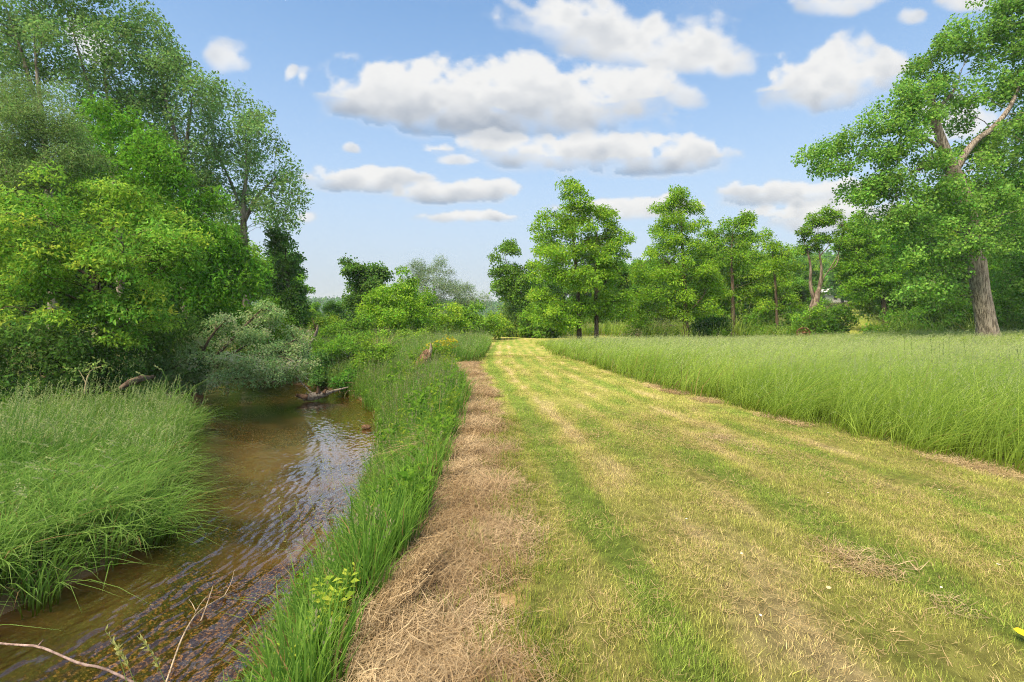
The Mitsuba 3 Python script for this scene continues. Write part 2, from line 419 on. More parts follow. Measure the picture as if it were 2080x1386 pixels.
def grow(key, trunk, lobes, rng, spacing, per, L, W, bark_m='bark_brown', base=(.05, .11, .02), young=None, limb_r=.05, fill=.75, cl_r=None, droop=.15, cvar=.2, var=.22,
         trunk_sides=10, up=.55, tip_r=.008, rough=.10, limbs=(), bare=(), curve=.12, flat=.6, exp_=.48, gaps=.30, gap_size=2.2, flare=.45, sat=3, cl_k=.50):
    """a tree: trunk polyline (x, y, z, r), limbs to every lobe, twigs to leaf clumps, leaves"""
    trunk = resample(smooth_path(trunk), .35)
    trunk[:, 3] *= np.clip((1 - np.linspace(0, 1, len(trunk))) / .38, .10, 1)
    pos, par, fixed = [trunk[0, :3]], [-1], [trunk[0, 3]]
    for q in trunk[1:]:
        pos.append(q[:3]); par.append(len(pos) - 2); fixed.append(q[3])
    nt = len(pos)

    def chain(start, pts, rad=None):
        k = start
        for i, q in enumerate(pts):
            pos.append(np.asarray(q, float)); par.append(k); fixed.append(0 if rad is None else rad[i]); k = len(pos) - 1
        return k
    for path in limbs:                                                   # limbs drawn as seen
        path = resample(smooth_path(path), .35)
        k = int(np.argmin(np.linalg.norm(np.array(pos) - path[0, :3], axis=1)))
        chain(k, path[1:, :3], path[1:, 3])
    sk_end = len(pos)
    clusters, crad = [], []
    tall = trunk[-1, 2] - trunk[0, 2]
    more = []
    for (cx, cy, cz, rx, ry, rz, kk) in lobes:                            # ragged outline: small shoots on the rim of every lobe
        for _ in range(sat):
            q = unit(rng.normal(size=3) + [0, 0, .45])
            g = rng.uniform(.20, .44)
            o = rng.uniform(1.0, 1.22)
            more.append((cx + q[0] * rx * o, cy + q[1] * ry * o, cz + q[2] * rz * o, rx * g, ry * g, max(rz, .7 * rx) * g * 1.25, kk))
    for (cx, cy, cz, rx, ry, rz, kk) in list(lobes) + more:
        c = np.array([cx, cy, cz])
        P_ = np.array(pos[:sk_end])
        dd = np.linalg.norm(P_ - c, axis=1) + .8 * np.maximum(0, P_[:, 2] - (c[2] - .25 * np.linalg.norm((P_ - c)[:, :2], axis=1)))
        dd += 1e3 * (P_[:, 2] < trunk[0, 2] + .12 * tall)
        k = int(np.argmin(dd)); a = pos[k]
        ln = np.linalg.norm(c - a)
        if ln > .4:
            m = (a + c) / 2 + np.array([0, 0, .12 * ln]) + rng.normal(size=3) * curve * ln * .5
            s = np.linspace(0, 1, max(3, int(ln / .4) + 1))[1:, None]
            chain(k, a * (1 - s) ** 2 + 2 * m * s * (1 - s) + c * s ** 2 + rng.normal(size=(len(s), 3)) * .04 * curve / .12)
        vol = rx * ry * rz
        n = max(4, int(fill * kk * 9 * (vol / spacing ** 3) ** .75))
        q = unit(rng.normal(size=(n, 3))) * (rng.random((n, 1)) ** (1 / 2.4))
        q = c + q * [rx, ry, rz]
        g = meshkit.fbm(q / (spacing * gap_size), 2, int(rng.integers(99)))
        q = q[g > np.quantile(g, gaps)]                                   # clumps with gaps between them
        clusters.append(q); crad.append(np.full(len(q), 1.0))
    C = np.vstack(clusters)
    order = np.argsort(np.linalg.norm(C - trunk[len(trunk) // 2, :3], axis=1))
    C = C[order]
    ends = []
    buf = np.zeros((len(pos) + 4 * len(C) + 8, 3)); buf[:len(pos)] = pos
    for c in C:
        n = len(pos)
        Pn = buf[:n]
        dlt = Pn - c
        dd = np.sqrt((dlt ** 2).sum(1)) + .35 * np.maximum(0, dlt[:, 2])
        dd[:max(2, nt // 5)] += 5
        k = int(np.argmin(dd)); a = Pn[k].copy(); ln = np.linalg.norm(c - a)
        steps = 2 if ln < 1.2 else 3
        for i in range(1, steps + 1):
            s = i / steps
            q = a + (c - a) * s + np.array([0, 0, .10 * ln * math.sin(math.pi * s)]) + (rng.normal(size=3) * .05 * ln if i < steps else 0)
            buf[len(pos)] = q; pos.append(q); par.append(k); fixed.append(0); k = len(pos) - 1
        ends.append(k)
    pos, par = np.array(pos), np.array(par)
    n = len(pos)
    cnt = np.zeros(n); cnt[ends] = 1
    for i in range(n - 1, 0, -1):
        cnt[par[i]] += max(cnt[i], .2)
    rad = tip_r * np.maximum(cnt, 1) ** exp_
    fixed = np.array(fixed)
    rad = np.where(fixed > 0, fixed, rad)
    for i in range(1, n):
        rad[i] = min(rad[i], rad[par[i]] * (1 if fixed[i] else .8 if par[i] < sk_end and par[i] >= 0 and fixed[par[i]] and i >= nt else 1))
    kids = [[] for _ in range(n)]
    for i in range(1, n): kids[par[i]].append(i)
    main = [max(k, key=lambda j: (j < nt, fixed[j] > 0, cnt[j])) if k else -1 for k in kids]
    thick, thin = [], []
    stack = [(0, -1)]
    while stack:
        s, up_ = stack.pop()
        ch = [up_, s] if up_ >= 0 else [s]
        while True:
            m = main[ch[-1]]
            for j in kids[ch[-1]]:
                if j != m: stack.append((j, ch[-1]))
            if m < 0: break
            ch.append(m)
        p = pos[ch]; r = rad[ch].copy()
        if up_ >= 0: r[0] = min(r[0], r[1] * 1.25)
        if s == 0: continue
        r[-1] *= .6
        (thick if r[1] > limb_r else thin).append(tube(p, r, 6 if r[1] > limb_r else 3, cap=r[1] > limb_r))
    put(key + '__trunk', tube(trunk[:, :3], trunk[:, 3] * (1 + flare * np.exp(-np.linspace(0, 1, len(trunk)) * tall / .45)), trunk_sides, rough, 3), bark_m, True)
    for i, m in enumerate(thick[:14]):
        put(key + '__limb' + (f'_{i:03d}' if i else ''), m, bark_m, True)
    if thin or thick[14:]:
        put(key + '__twigs', join(thin + thick[14:]), bark_m, True)
        tag(key + '__twigs', kind='stuff')
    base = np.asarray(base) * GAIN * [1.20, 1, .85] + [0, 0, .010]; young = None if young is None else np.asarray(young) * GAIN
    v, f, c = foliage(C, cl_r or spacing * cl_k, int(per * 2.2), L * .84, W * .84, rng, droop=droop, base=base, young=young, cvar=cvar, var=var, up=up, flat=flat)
    put(key + '__crown', (v, f), 'leaf', False, color=c)
    return key


ORD = 'first second third fourth fifth sixth seventh eighth ninth tenth eleventh twelfth thirteenth fourteenth fifteenth sixteenth seventeenth eighteenth nineteenth twentieth'.split()


def ranks(us): return [ORD[int(i)] for i in np.argsort(np.argsort(us))]


def base_at(u, d, r, lift=0.0):
    x = (u - U0) / F * d
    return (x, d, gz(x, d)[0] - .06 + lift, r)


def tp(u, v, d, r): return (*at(u, v, d), r)


N = [0]


def rg():
    N[0] += 1
    return np.random.default_rng(1000 + N[0])


# ------------------------------------------------------------------ left bank trees
def L(d, *spec): return [lobe(u, v, ru, rv, d, dd) for u, v, ru, rv, dd in spec]


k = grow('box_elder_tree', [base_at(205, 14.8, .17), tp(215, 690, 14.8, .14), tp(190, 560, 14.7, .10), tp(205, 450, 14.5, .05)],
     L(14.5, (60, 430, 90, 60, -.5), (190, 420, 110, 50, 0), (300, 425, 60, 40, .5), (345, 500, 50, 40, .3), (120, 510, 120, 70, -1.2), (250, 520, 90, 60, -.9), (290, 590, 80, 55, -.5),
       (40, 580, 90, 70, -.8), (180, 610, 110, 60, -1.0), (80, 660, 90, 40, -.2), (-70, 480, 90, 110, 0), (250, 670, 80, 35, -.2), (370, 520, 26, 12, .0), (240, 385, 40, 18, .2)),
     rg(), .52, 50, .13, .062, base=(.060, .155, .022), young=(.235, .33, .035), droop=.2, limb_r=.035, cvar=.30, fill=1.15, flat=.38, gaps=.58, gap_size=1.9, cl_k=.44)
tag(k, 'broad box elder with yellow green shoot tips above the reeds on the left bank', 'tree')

k = grow('mulberry_tree', [base_at(400, 22, .22), tp(395, 600, 22, .18), tp(350, 430, 21.5, .12), tp(290, 300, 21, .05)],
     L(21.5, (225, 245, 60, 40, 0), (190, 290, 50, 50, -.6), (290, 305, 80, 45, -.6), (345, 350, 60, 40, -1), (280, 380, 90, 60, -1.2), (390, 420, 60, 50, -.8), (380, 490, 70, 50, -1.5), (450, 500, 50, 40, -.8),
       (430, 570, 70, 40, -1.3), (490, 560, 50, 35, -.4), (340, 560, 70, 60, -.5), (230, 340, 60, 40, -.5), (510, 530, 25, 20, 0), (420, 630, 80, 40, -.3)),
     rg(), .62, 52, .17, .085, base=(.048, .135, .014), young=(.10, .22, .02), droop=.55, limb_r=.05, fill=1.0, curve=.2, gaps=.48, gap_size=1.9, cl_k=.46)
tag(k, 'dense mid green tree with drooping leaves behind the yellow green box elder', 'tree')

k = grow('willow_tree', [base_at(-60, 17.5, .26), tp(-70, 600, 17.5, .2), tp(-40, 420, 17.2, .13), tp(10, 300, 17, .06)],
     L(17, (30, 190, 60, 45, 0), (100, 235, 60, 40, -.4), (20, 280, 80, 45, -.6), (110, 310, 60, 40, -.4), (50, 350, 80, 40, -.8), (160, 330, 40, 30, 0), (-70, 260, 80, 110, 0), (140, 270, 40, 30, .2)),
     rg(), .46, 60, .115, .030, base=(.070, .135, .045), young=(.13, .20, .075), droop=.35, limb_r=.04, bark_m='bark_grey', fill=1.25, gaps=.25, cvar=.18)
tag(k, 'olive grey willow with fine narrow leaves at the left edge of the picture', 'tree')

COT = dict(base=(.068, .145, .048), young=(.125, .21, .075), droop=.1, limb_r=.06, bark_m='bark_grey', cvar=.18, up=.2, flat=.8, curve=.10, gaps=.42, sat=3)
k = grow('cottonwood_tree', [base_at(500, 31, .26), tp(502, 560, 31, .22), tp(492, 440, 31, .17), tp(503, 330, 31, .11), tp(492, 225, 31, .04)],
     L(31, (485, 240, 45, 36, 0), (430, 235, 32, 26, 1), (425, 300, 42, 40, 0), (530, 275, 34, 46, -.5), (560, 345, 36, 36, 0), (500, 330, 40, 40, 1), (540, 420, 46, 30, -.5), (470, 390, 50, 40, .5), (590, 395, 30, 26, 0), (575, 440, 24, 18, 0),
       (445, 350, 40, 36, -1), (400, 370, 30, 40, 1)), rg(), .80, 46, .165, .12, fill=.80,
     limbs=[[tp(497, 450, 31, .12), tp(520, 400, 31, .09), tp(560, 360, 31, .04)], [tp(494, 440, 31, .11), tp(470, 370, 31, .08), tp(435, 300, 31, .03)]], **COT)
tag(k, 'thin crowned cottonwood standing out against the sky, rightmost in the left bank row', 'tree')
k = grow('cottonwood_tree_001', [base_at(380, 29.5, .25), tp(372, 500, 29.5, .20), tp(372, 330, 29.5, .14), tp(330, 180, 29, .09), tp(318, 55, 29, .03)],
     L(29, (318, 75, 26, 36, 0), (300, 110, 50, 40, 1), (345, 140, 45, 36, -.5), (380, 165, 34, 34, 0), (395, 215, 40, 34, -.5), (440, 460, 46, 50, .5), (400, 400, 50, 50, .6), (300, 260, 60, 45, .8), (330, 200, 50, 40, .6), (380, 280, 50, 45, 0), (290, 170, 36, 40, 1), (350, 330, 60, 50, .6), (420, 190, 20, 25, 0)),
     rg(), .78, 46, .165, .12, fill=.70, limbs=[[tp(371, 350, 29.5, .12), tp(380, 280, 29.5, .09), tp(392, 190, 29.5, .03)]], **COT)
tag(k, 'cottonwood with a forked pale trunk, second from right in the left bank row', 'tree')
k = grow('cottonwood_tree_002', [base_at(250, 28.5, .25), tp(240, 450, 28.5, .19), tp(218, 220, 28, .11), tp(205, 15, 28, .03)],
     L(28, (205, 25, 40, 40, 0), (165, 70, 45, 40, 1), (235, 85, 45, 40, -.5), (250, 30, 34, 40, 0), (190, 130, 50, 40, .5), (130, 140, 45, 40, 1), (235, 160, 40, 40, 0), (180, -40, 60, 50, 0), (270, 110, 24, 40, 0), (165, 200, 50, 40, .5), (250, 220, 60, 45, .8), (200, 260, 60, 40, .8), (300, 300, 50, 40, .8)),
     rg(), .78, 44, .165, .12, fill=.66, limbs=[[tp(225, 300, 28.3, .12), tp(180, 180, 28.3, .08), tp(150, 70, 28.3, .03)]], **COT)
tag(k, 'cottonwood reaching the top of the picture, third from right in the left bank row', 'tree')
k = grow('cottonwood_tree_003', [base_at(110, 27.5, .26), tp(104, 400, 27.5, .19), tp(74, 150, 27, .11), tp(60, -60, 27, .05)],
     L(27, (85, 20, 45, 45, 0), (50, 60, 50, 45, 1), (100, 80, 40, 40, -.5), (20, 20, 45, 60, 0), (30, 120, 60, 40, .6), (90, -50, 70, 60, 0), (-40, 60, 70, 90, 0), (60, 170, 50, 36, .5)),
     rg(), .80, 42, .165, .12, fill=.60, limbs=[[tp(85, 260, 27.3, .12), tp(50, 120, 27.3, .08), tp(10, 10, 27.3, .03)]], **COT)
tag(k, 'leftmost cottonwood, its sparse top cut by the upper left corner of the picture', 'tree')

k = grow('ivy_covered_tree', [base_at(585, 33, .16), tp(588, 600, 33, .13), tp(578, 520, 33, .08), tp(585, 470, 33, .02)],
     L(33, (575, 500, 16, 18, 0), (595, 530, 20, 14, 0), (575, 560, 24, 22, 0), (600, 545, 14, 12, .4), (585, 600, 30, 32, -.2), (590, 640, 34, 28, -.3), (565, 620, 26, 28, .3), (560, 480, 14, 14, 0), (605, 610, 14, 26, 0)),
     rg(), .50, 50, .17, .13, base=(.045, .11, .022), young=(.085, .17, .03), droop=.2, fill=.75, limb_r=.05, gaps=.35, sat=4,
     limbs=[[tp(578, 515, 33, .05), tp(582, 490, 33, .035), tp(592, 462, 33, .012)]])
tag(k, 'slim ivy wrapped tree with bare twigs on top, right end of the left bank', 'tree')

k = grow('silver_leaved_shrub', [base_at(372, 17.2, .10, .05), tp(410, 755, 17.5, .09), tp(470, 720, 17.8, .07), tp(520, 690, 18.2, .05)],
     L(18, (520, 632, 34, 12, .4), (455, 655, 26, 15, 0), (562, 650, 30, 15, .6), (410, 692, 32, 15, -.3), (480, 680, 26, 12, -.2), (545, 690, 34, 15, 0), (440, 735, 60, 20, -.8), (520, 730, 50, 20, -.5), (590, 715, 34, 24, .5),
       (360, 740, 50, 20, -.6), (300, 735, 40, 20, -.2), (470, 760, 75, 26, -.8), (560, 760, 55, 24, -.3), (510, 740, 70, 24, -.9), (395, 755, 55, 24, -.9), (340, 750, 45, 22, -.8), (600, 745, 30, 24, .4), (600, 690, 26, 20, 1.0), (420, 780, 40, 12, -.8), (330, 765, 50, 18, -.5), (280, 755, 40, 18, -.3), (250, 770, 36, 16, -.6), (310, 785, 44, 14, -1.0), (380, 770, 50, 18, -.9), (610, 725, 26, 22, .8)),
     rg(), .46, 46, .105, .042, base=(.105, .205, .085), young=(.28, .40, .21), droop=.2, limb_r=.022, bark_m='bark_brown', gaps=.52, gap_size=1.6, sat=5, cl_r=.17, fill=.85, cvar=.22, var=.25, up=.4, flat=.5,
     limbs=[[tp(420, 745, 17.6, .07), tp(470, 690, 17.8, .05), tp(530, 630, 18.3, .02)], [tp(430, 742, 17.6, .08), tp(520, 735, 18, .06), tp(600, 690, 18.8, .025)], [tp(400, 750, 17.6, .06), tp(420, 690, 17.6, .045), tp(470, 640, 17.8, .015)]])
tag(k, 'silver leaved shrub leaning low across the creek from the left bank', 'shrub')

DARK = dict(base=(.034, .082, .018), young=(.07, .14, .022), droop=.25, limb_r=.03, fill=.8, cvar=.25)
for i, (u, d, lob, lab) in enumerate((
        (40, 12.8, ((30, 700, 80, 45, 0), (100, 720, 60, 40, .3), (-50, 690, 80, 60, 0), (20, 770, 70, 25, -.3)), 'dark leafy shrub in the shade under the box elder at the left edge'),
        (170, 14.2, ((160, 700, 70, 40, 0), (220, 730, 60, 35, .2), (150, 760, 70, 25, 0)), 'shaded shrub with small white flecks behind the pale dead sapling'),
        (300, 16.5, ((290, 690, 60, 45, 0), (340, 660, 50, 45, .6), (320, 740, 60, 25, 0)), 'dark shrub between the box elder and the silver leaved shrub'),
        (385, 19.5, ((360, 690, 40, 30, 0), (400, 710, 40, 30, 0), (430, 680, 30, 24, .4), (340, 730, 40, 22, 0)), 'shrub filling the gap behind the base of the silver leaved shrub'),
        (460, 24, ((450, 650, 60, 40, 0), (520, 640, 50, 40, .5), (560, 670, 40, 30, 1), (500, 690, 60, 30, 0)), 'bright green bush behind the silver leaved shrub'))):
    kk = 'understory_shrub' + (f'_{i:03d}' if i else '')
    kw = dict(DARK)
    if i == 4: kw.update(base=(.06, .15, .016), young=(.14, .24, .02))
    x, y, z, r = base_at(u, d, .06)
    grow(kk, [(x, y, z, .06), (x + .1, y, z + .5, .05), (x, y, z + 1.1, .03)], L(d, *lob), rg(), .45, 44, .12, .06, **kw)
    tag(kk, lab, 'shrub')

# ------------------------------------------------------------------ trees and bushes along the middle
k = grow('vine_covered_tree', [base_at(738, 42, .2), tp(735, 600, 42, .15), tp(730, 550, 42, .05)],
     L(42, (725, 560, 18, 22, 0), (742, 585, 24, 22, 0), (733, 615, 28, 24, 0), (715, 545, 14, 14, 0), (775, 556, 18, 9, 0), (750, 550, 16, 14, 0), (760, 575, 14, 12, 0), (735, 650, 30, 20, 0)),
     rg(), .62, 44, .22, .17, base=(.045, .11, .022), young=(.085, .17, .03), fill=.85, gaps=.35, sat=4)
tag(k, 'dark vine covered tree left of the pale green bushes beside the far hill', 'tree')
k = grow('grey_willow_tree', [base_at(885, 52, .25), tp(885, 620, 52, .18), tp(880, 560, 52, .06)],
     L(52, (865, 555, 30, 20, 0), (890, 550, 22, 18, 0), (838, 575, 26, 16, 0), (915, 580, 30, 24, 0), (880, 590, 45, 26, -.5), (940, 600, 24, 20, 0), (965, 610, 22, 12, 0), (900, 625, 60, 26, 0)),
     rg(), .75, 60, .20, .045, base=(.085, .145, .085), young=(.14, .21, .13), bark_m='bark_grey', up=.4)
tag(k, 'grey green willow rising behind the bushes in the middle distance', 'tree')

BUSH = [  # u, d, lobes, base colour, young colour, label
    (800, 30, ((800, 600, 40, 26, 0), (825, 575, 22, 22, .3), (770, 620, 40, 26, 0), (835, 620, 40, 30, 0), (795, 650, 55, 24, -.4), (850, 655, 35, 22, .2)), (.075, .175, .018), (.17, .27, .02), 'tall bright green bush before the dark vine covered tree'),
    (905, 33, ((905, 640, 34, 20, 0), (880, 655, 30, 20, 0), (930, 660, 30, 18, 0), (905, 670, 40, 16, -.3)), (.085, .185, .02), (.19, .28, .025), 'round yellow green bush below the grey willow'),
    (965, 37, ((955, 640, 28, 20, 0), (975, 655, 24, 18, 0), (945, 665, 30, 16, 0)), (.06, .145, .018), (.12, .21, .02), 'mid green bush right of the round yellow green bush'),
    (1005, 41, ((1000, 650, 24, 16, 0), (1018, 660, 16, 14, 0), (990, 668, 28, 12, 0)), (.085, .18, .02), (.17, .26, .022), 'low yellow green bush where the mown path bends out of sight'),
    (690, 28, ((690, 665, 36, 18, 0), (720, 660, 30, 20, .5), (670, 685, 34, 16, 0), (715, 690, 34, 16, -.3)), (.055, .135, .017), (.12, .21, .02), 'green bush at the top of the creek bank under the far hill'),
    (655, 33, ((650, 665, 24, 12, 0), (640, 680, 24, 12, 0), (675, 655, 20, 10, 0)), (.08, .16, .02), (.17, .25, .03), 'pale green bush behind the bare broken snag'),
    (745, 25, ((745, 690, 34, 16, 0), (775, 700, 30, 14, 0), (720, 705, 30, 14, 0)), (.065, .155, .018), (.16, .25, .02), 'low spreading bush on the creek bank before the tall bright green bush'),
    (850, 34, ((850, 640, 24, 30, 0), (870, 620, 18, 22, 0), (830, 665, 30, 16, 0)), (.05, .13, .016), (.11, .2, .02), 'upright mid green bush between the two brighter bushes'),
    (1100, 44, ((1100, 640, 34, 30, 0), (1090, 668, 40, 16, 0), (1130, 660, 26, 20, 0)), (.06, .15, .016), (.14, .24, .02), 'bush spreading below the leaning tree at the left end of the wood'),
    (1040, 47, ((1040, 650, 24, 26, 0), (1035, 672, 26, 12, 0), (1060, 665, 18, 16, 0)), (.065, .13, .03), (.13, .19, .05), 'dull green bush at the foot of the leaning tree'),
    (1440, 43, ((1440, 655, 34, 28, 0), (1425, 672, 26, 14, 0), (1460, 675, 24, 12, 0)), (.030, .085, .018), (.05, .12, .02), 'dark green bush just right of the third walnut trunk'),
    (1690, 46, ((1690, 640, 30, 18, 0), (1710, 650, 22, 18, 0), (1680, 662, 36, 12, 0), (1705, 670, 24, 8, 0)), (.045, .125, .016), (.11, .2, .02), 'rounded bush left of the mown gap that leads uphill'),
    (1840, 38, ((1840, 655, 40, 22, 0), (1880, 645, 36, 26, .4), (1810, 672, 30, 12, 0), (1860, 675, 50, 10, 0)), (.045, .125, .016), (.11, .2, .02), 'rounded bush right of the mown gap that leads uphill'),
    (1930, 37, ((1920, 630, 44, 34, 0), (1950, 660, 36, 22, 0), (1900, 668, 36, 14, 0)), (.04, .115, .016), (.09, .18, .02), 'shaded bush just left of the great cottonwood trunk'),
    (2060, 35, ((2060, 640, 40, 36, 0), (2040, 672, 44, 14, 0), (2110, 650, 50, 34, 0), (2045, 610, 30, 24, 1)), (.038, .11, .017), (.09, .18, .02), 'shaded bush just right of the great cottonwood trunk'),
    (1545, 45, ((1545, 655, 30, 22, 0), (1560, 672, 30, 10, 0), (1520, 668, 26, 12, 0)), (.05, .135, .016), (.11, .2, .02), 'bush left of the slender sapling in the tree line'),
    (1612, 43, ((1612, 655, 22, 24, 0), (1600, 674, 28, 10, 0)), (.04, .11, .018), (.08, .16, .02), 'dim bush left of the gnarled half bare tree'),
    (672, 22.5, ((670, 715, 36, 16, 0), (700, 705, 34, 18, .3), (650, 728, 24, 14, -.2)), (.055, .14, .018), (.13, .22, .02), 'green bush low on the far bank, just right of the bare snag'),
    (775, 20.5, ((775, 712, 34, 18, 0), (805, 722, 26, 16, 0), (750, 728, 30, 14, -.2)), (.065, .15, .018), (.15, .24, .02), 'leafy bush beside the tuft of tall dry grass'),
    (835, 27, ((835, 690, 34, 14, 0), (865, 686, 26, 12, 0)), (.075, .16, .02), (.16, .25, .02), 'low bush at the bank top behind the rotten stump'),
    (650, 21.5, ((645, 755, 22, 20, 0), (660, 742, 22, 18, .2)), (.045, .115, .03), (.08, .16, .04), 'small bluish green bush at the waterline where the creek bends'),
    (700, 19.8, ((700, 778, 28, 16, 0), (720, 768, 24, 16, .2)), (.04, .12, .018), (.10, .19, .02), 'dark green bush overhanging the root tangle'),
    (870, 13.2, ((868, 800, 30, 22, 0), (885, 820, 24, 18, -.2), (850, 822, 26, 16, 0)), (.045, .125, .018), (.10, .19, .02), 'leafy bramble bush at the edge of the straw strip'),
    (590, 25.5, ((590, 700, 30, 22, 0), (612, 690, 22, 20, .4)), (.09, .17, .03), (.18, .25, .05), 'pale green bush behind the right end of the silver leaved shrub')]
for i, (u, d, lob, bc, yc, lab) in enumerate(BUSH):
    kk = 'bush' + (f'_{i:03d}' if i else '')
    x, y, z, r = base_at(u, d, .05)
    lb = L(d, *lob)
    hb = float(np.clip(np.mean([q[2] for q in lb]) - z - .1, .25, 1.2))
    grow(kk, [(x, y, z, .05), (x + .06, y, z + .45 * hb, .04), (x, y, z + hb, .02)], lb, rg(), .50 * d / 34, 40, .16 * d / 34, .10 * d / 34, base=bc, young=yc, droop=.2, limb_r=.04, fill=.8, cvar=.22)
    tag(kk, lab, 'bush')

k = grow('leaning_tree', [base_at(1079, 45, .24), tp(1070, 640, 45, .2), tp(1055, 590, 45, .13), tp(1030, 545, 45, .07), tp(1022, 495, 45, .02)],
     L(45, (1028, 505, 14, 18, 0), (1018, 540, 18, 18, 0), (1045, 560, 18, 20, 0), (1015, 580, 16, 16, 0), (1040, 600, 26, 16, 0), (1070, 560, 22, 22, 0), (1085, 600, 22, 24, .5), (1070, 630, 26, 16, .4)),
     rg(), .60, 50, .19, .14, base=(.055, .13, .02), young=(.11, .2, .025), bark_m='bark_grey', fill=.62)
tag(k, 'leaning tree with a sparse top at the left end of the wood', 'tree')

WAL = dict(base=(.078, .175, .016), young=(.16, .27, .02), droop=.25, limb_r=.035, fill=.74, cvar=.24, flat=.5, curve=.08, tip_r=.007, gaps=.46, gap_size=2.0, cl_k=.52)
k = grow('walnut_tree', [base_at(1177, 35, .17), tp(1175, 600, 35, .13), tp(1168, 520, 35, .10), tp(1158, 430, 35, .06), tp(1155, 365, 35, .015)],
     L(35, (1155, 382, 15, 18, 0), (1160, 410, 30, 20, 0), (1130, 440, 28, 20, 0), (1180, 440, 26, 24, .3), (1150, 465, 50, 24, 0), (1110, 490, 24, 20, .2), (1145, 510, 50, 26, -.5), (1190, 510, 40, 30, .4), (1120, 550, 40, 28, 0), (1165, 570, 50, 28, -.7), (1105, 590, 26, 22, 0),
       (1140, 615, 46, 22, -.4), (1185, 630, 34, 22, .3), (1115, 640, 26, 18, 0), (1150, 655, 30, 14, -.3)), rg(), .58, 56, .185, .095,
     limbs=[[tp(1168, 520, 35, .06), tp(1185, 495, 35, .045), tp(1200, 480, 35, .02)], [tp(1173, 590, 35, .06), tp(1150, 565, 35, .045), tp(1130, 555, 35, .02)]], **WAL)
tag(k, 'tallest young walnut tree with a bare lower trunk beside the end of the mown path', 'tree')
k = grow('walnut_tree_001', [base_at(1212, 35.5, .16), tp(1211, 600, 35.5, .12), tp(1210, 500, 35.5, .09), tp(1218, 420, 35.5, .02)],
     L(36, (1215, 430, 16, 18, 0), (1236, 440, 14, 18, 0), (1215, 470, 34, 24, .3), (1248, 480, 22, 20, 0), (1225, 515, 44, 28, -.2), (1250, 550, 30, 28, .3), (1210, 560, 44, 26, -.4), (1235, 595, 44, 24, .2), (1205, 625, 40, 20, -.2), (1245, 640, 34, 20, .3)),
     rg(), .58, 56, .185, .095, limbs=[[tp(1211, 600, 35.5, .06), tp(1235, 565, 35.5, .045), tp(1252, 545, 35.5, .02)]], **WAL)
tag(k, 'shorter walnut tree growing close to the right of the tallest one', 'tree')
k = grow('walnut_tree_002', [base_at(1394, 39.5, .21), tp(1392, 600, 39.5, .16), tp(1387, 520, 39.5, .12), tp(1384, 440, 39.5, .06), tp(1376, 385, 39.5, .015)],
     L(40, (1376, 398, 14, 16, 0), (1385, 420, 30, 18, 0), (1352, 425, 20, 14, .3), (1395, 450, 36, 22, -.3), (1350, 460, 28, 20, .3), (1335, 500, 24, 20, 0), (1390, 490, 44, 26, -.4), (1430, 510, 30, 24, .4), (1365, 540, 44, 26, -.5), (1420, 550, 44, 28, .2), (1315, 560, 34, 24, 0),
       (1360, 590, 46, 26, -.6), (1435, 590, 40, 24, .4), (1305, 610, 34, 26, 0), (1350, 630, 40, 20, -.3), (1425, 625, 36, 18, .2), (1300, 645, 26, 16, 0), (1450, 560, 26, 20, 0)),
     rg(), .62, 56, .20, .10, limbs=[[tp(1392, 640, 39.5, .09), tp(1408, 625, 39.5, .07), tp(1430, 600, 39.5, .03)], [tp(1390, 560, 39.5, .07), tp(1365, 540, 39.5, .05), tp(1340, 520, 39.5, .02)]], **WAL)
tag(k, 'walnut tree with a straight trunk and low forked limb behind the hay field', 'tree')
k = grow('walnut_tree_003', [base_at(1489, 45, .20), tp(1489, 600, 45, .15), tp(1485, 520, 45, .10), tp(1490, 450, 45, .03)],
     L(46, (1495, 460, 30, 16, 0), (1515, 450, 14, 14, 0), (1465, 475, 28, 20, 0), (1505, 480, 30, 18, 0), (1480, 520, 44, 26, -.3), (1515, 550, 34, 26, 0), (1460, 560, 40, 26, .4), (1500, 590, 44, 26, -.3), (1465, 615, 40, 22, 0), (1510, 635, 40, 18, 0), (1445, 500, 24, 20, 0)),
     rg(), .68, 54, .22, .115, **{**WAL, 'base': (.065, .155, .015), 'young': (.16, .26, .018)})
tag(k, 'walnut tree with a vine tangled top to the right of the low forked walnut', 'tree')
k = grow('slender_sapling', [base_at(1579, 43.5, .14), tp(1577, 610, 43.5, .11), tp(1572, 540, 43.5, .07), tp(1563, 470, 43.5, .015)],
     L(44, (1564, 478, 12, 16, 0), (1560, 505, 20, 16, 0), (1590, 500, 14, 16, 0), (1575, 530, 26, 16, 0), (1552, 555, 20, 16, 0), (1600, 555, 18, 18, 0), (1575, 585, 30, 16, 0), (1600, 620, 24, 18, 0), (1555, 625, 26, 18, 0)),
     rg(), .58, 42, .19, .095, **{**WAL, 'fill': .5})
tag(k, 'slender young tree with thin foliage between the walnuts and the gnarled half bare tree', 'tree')
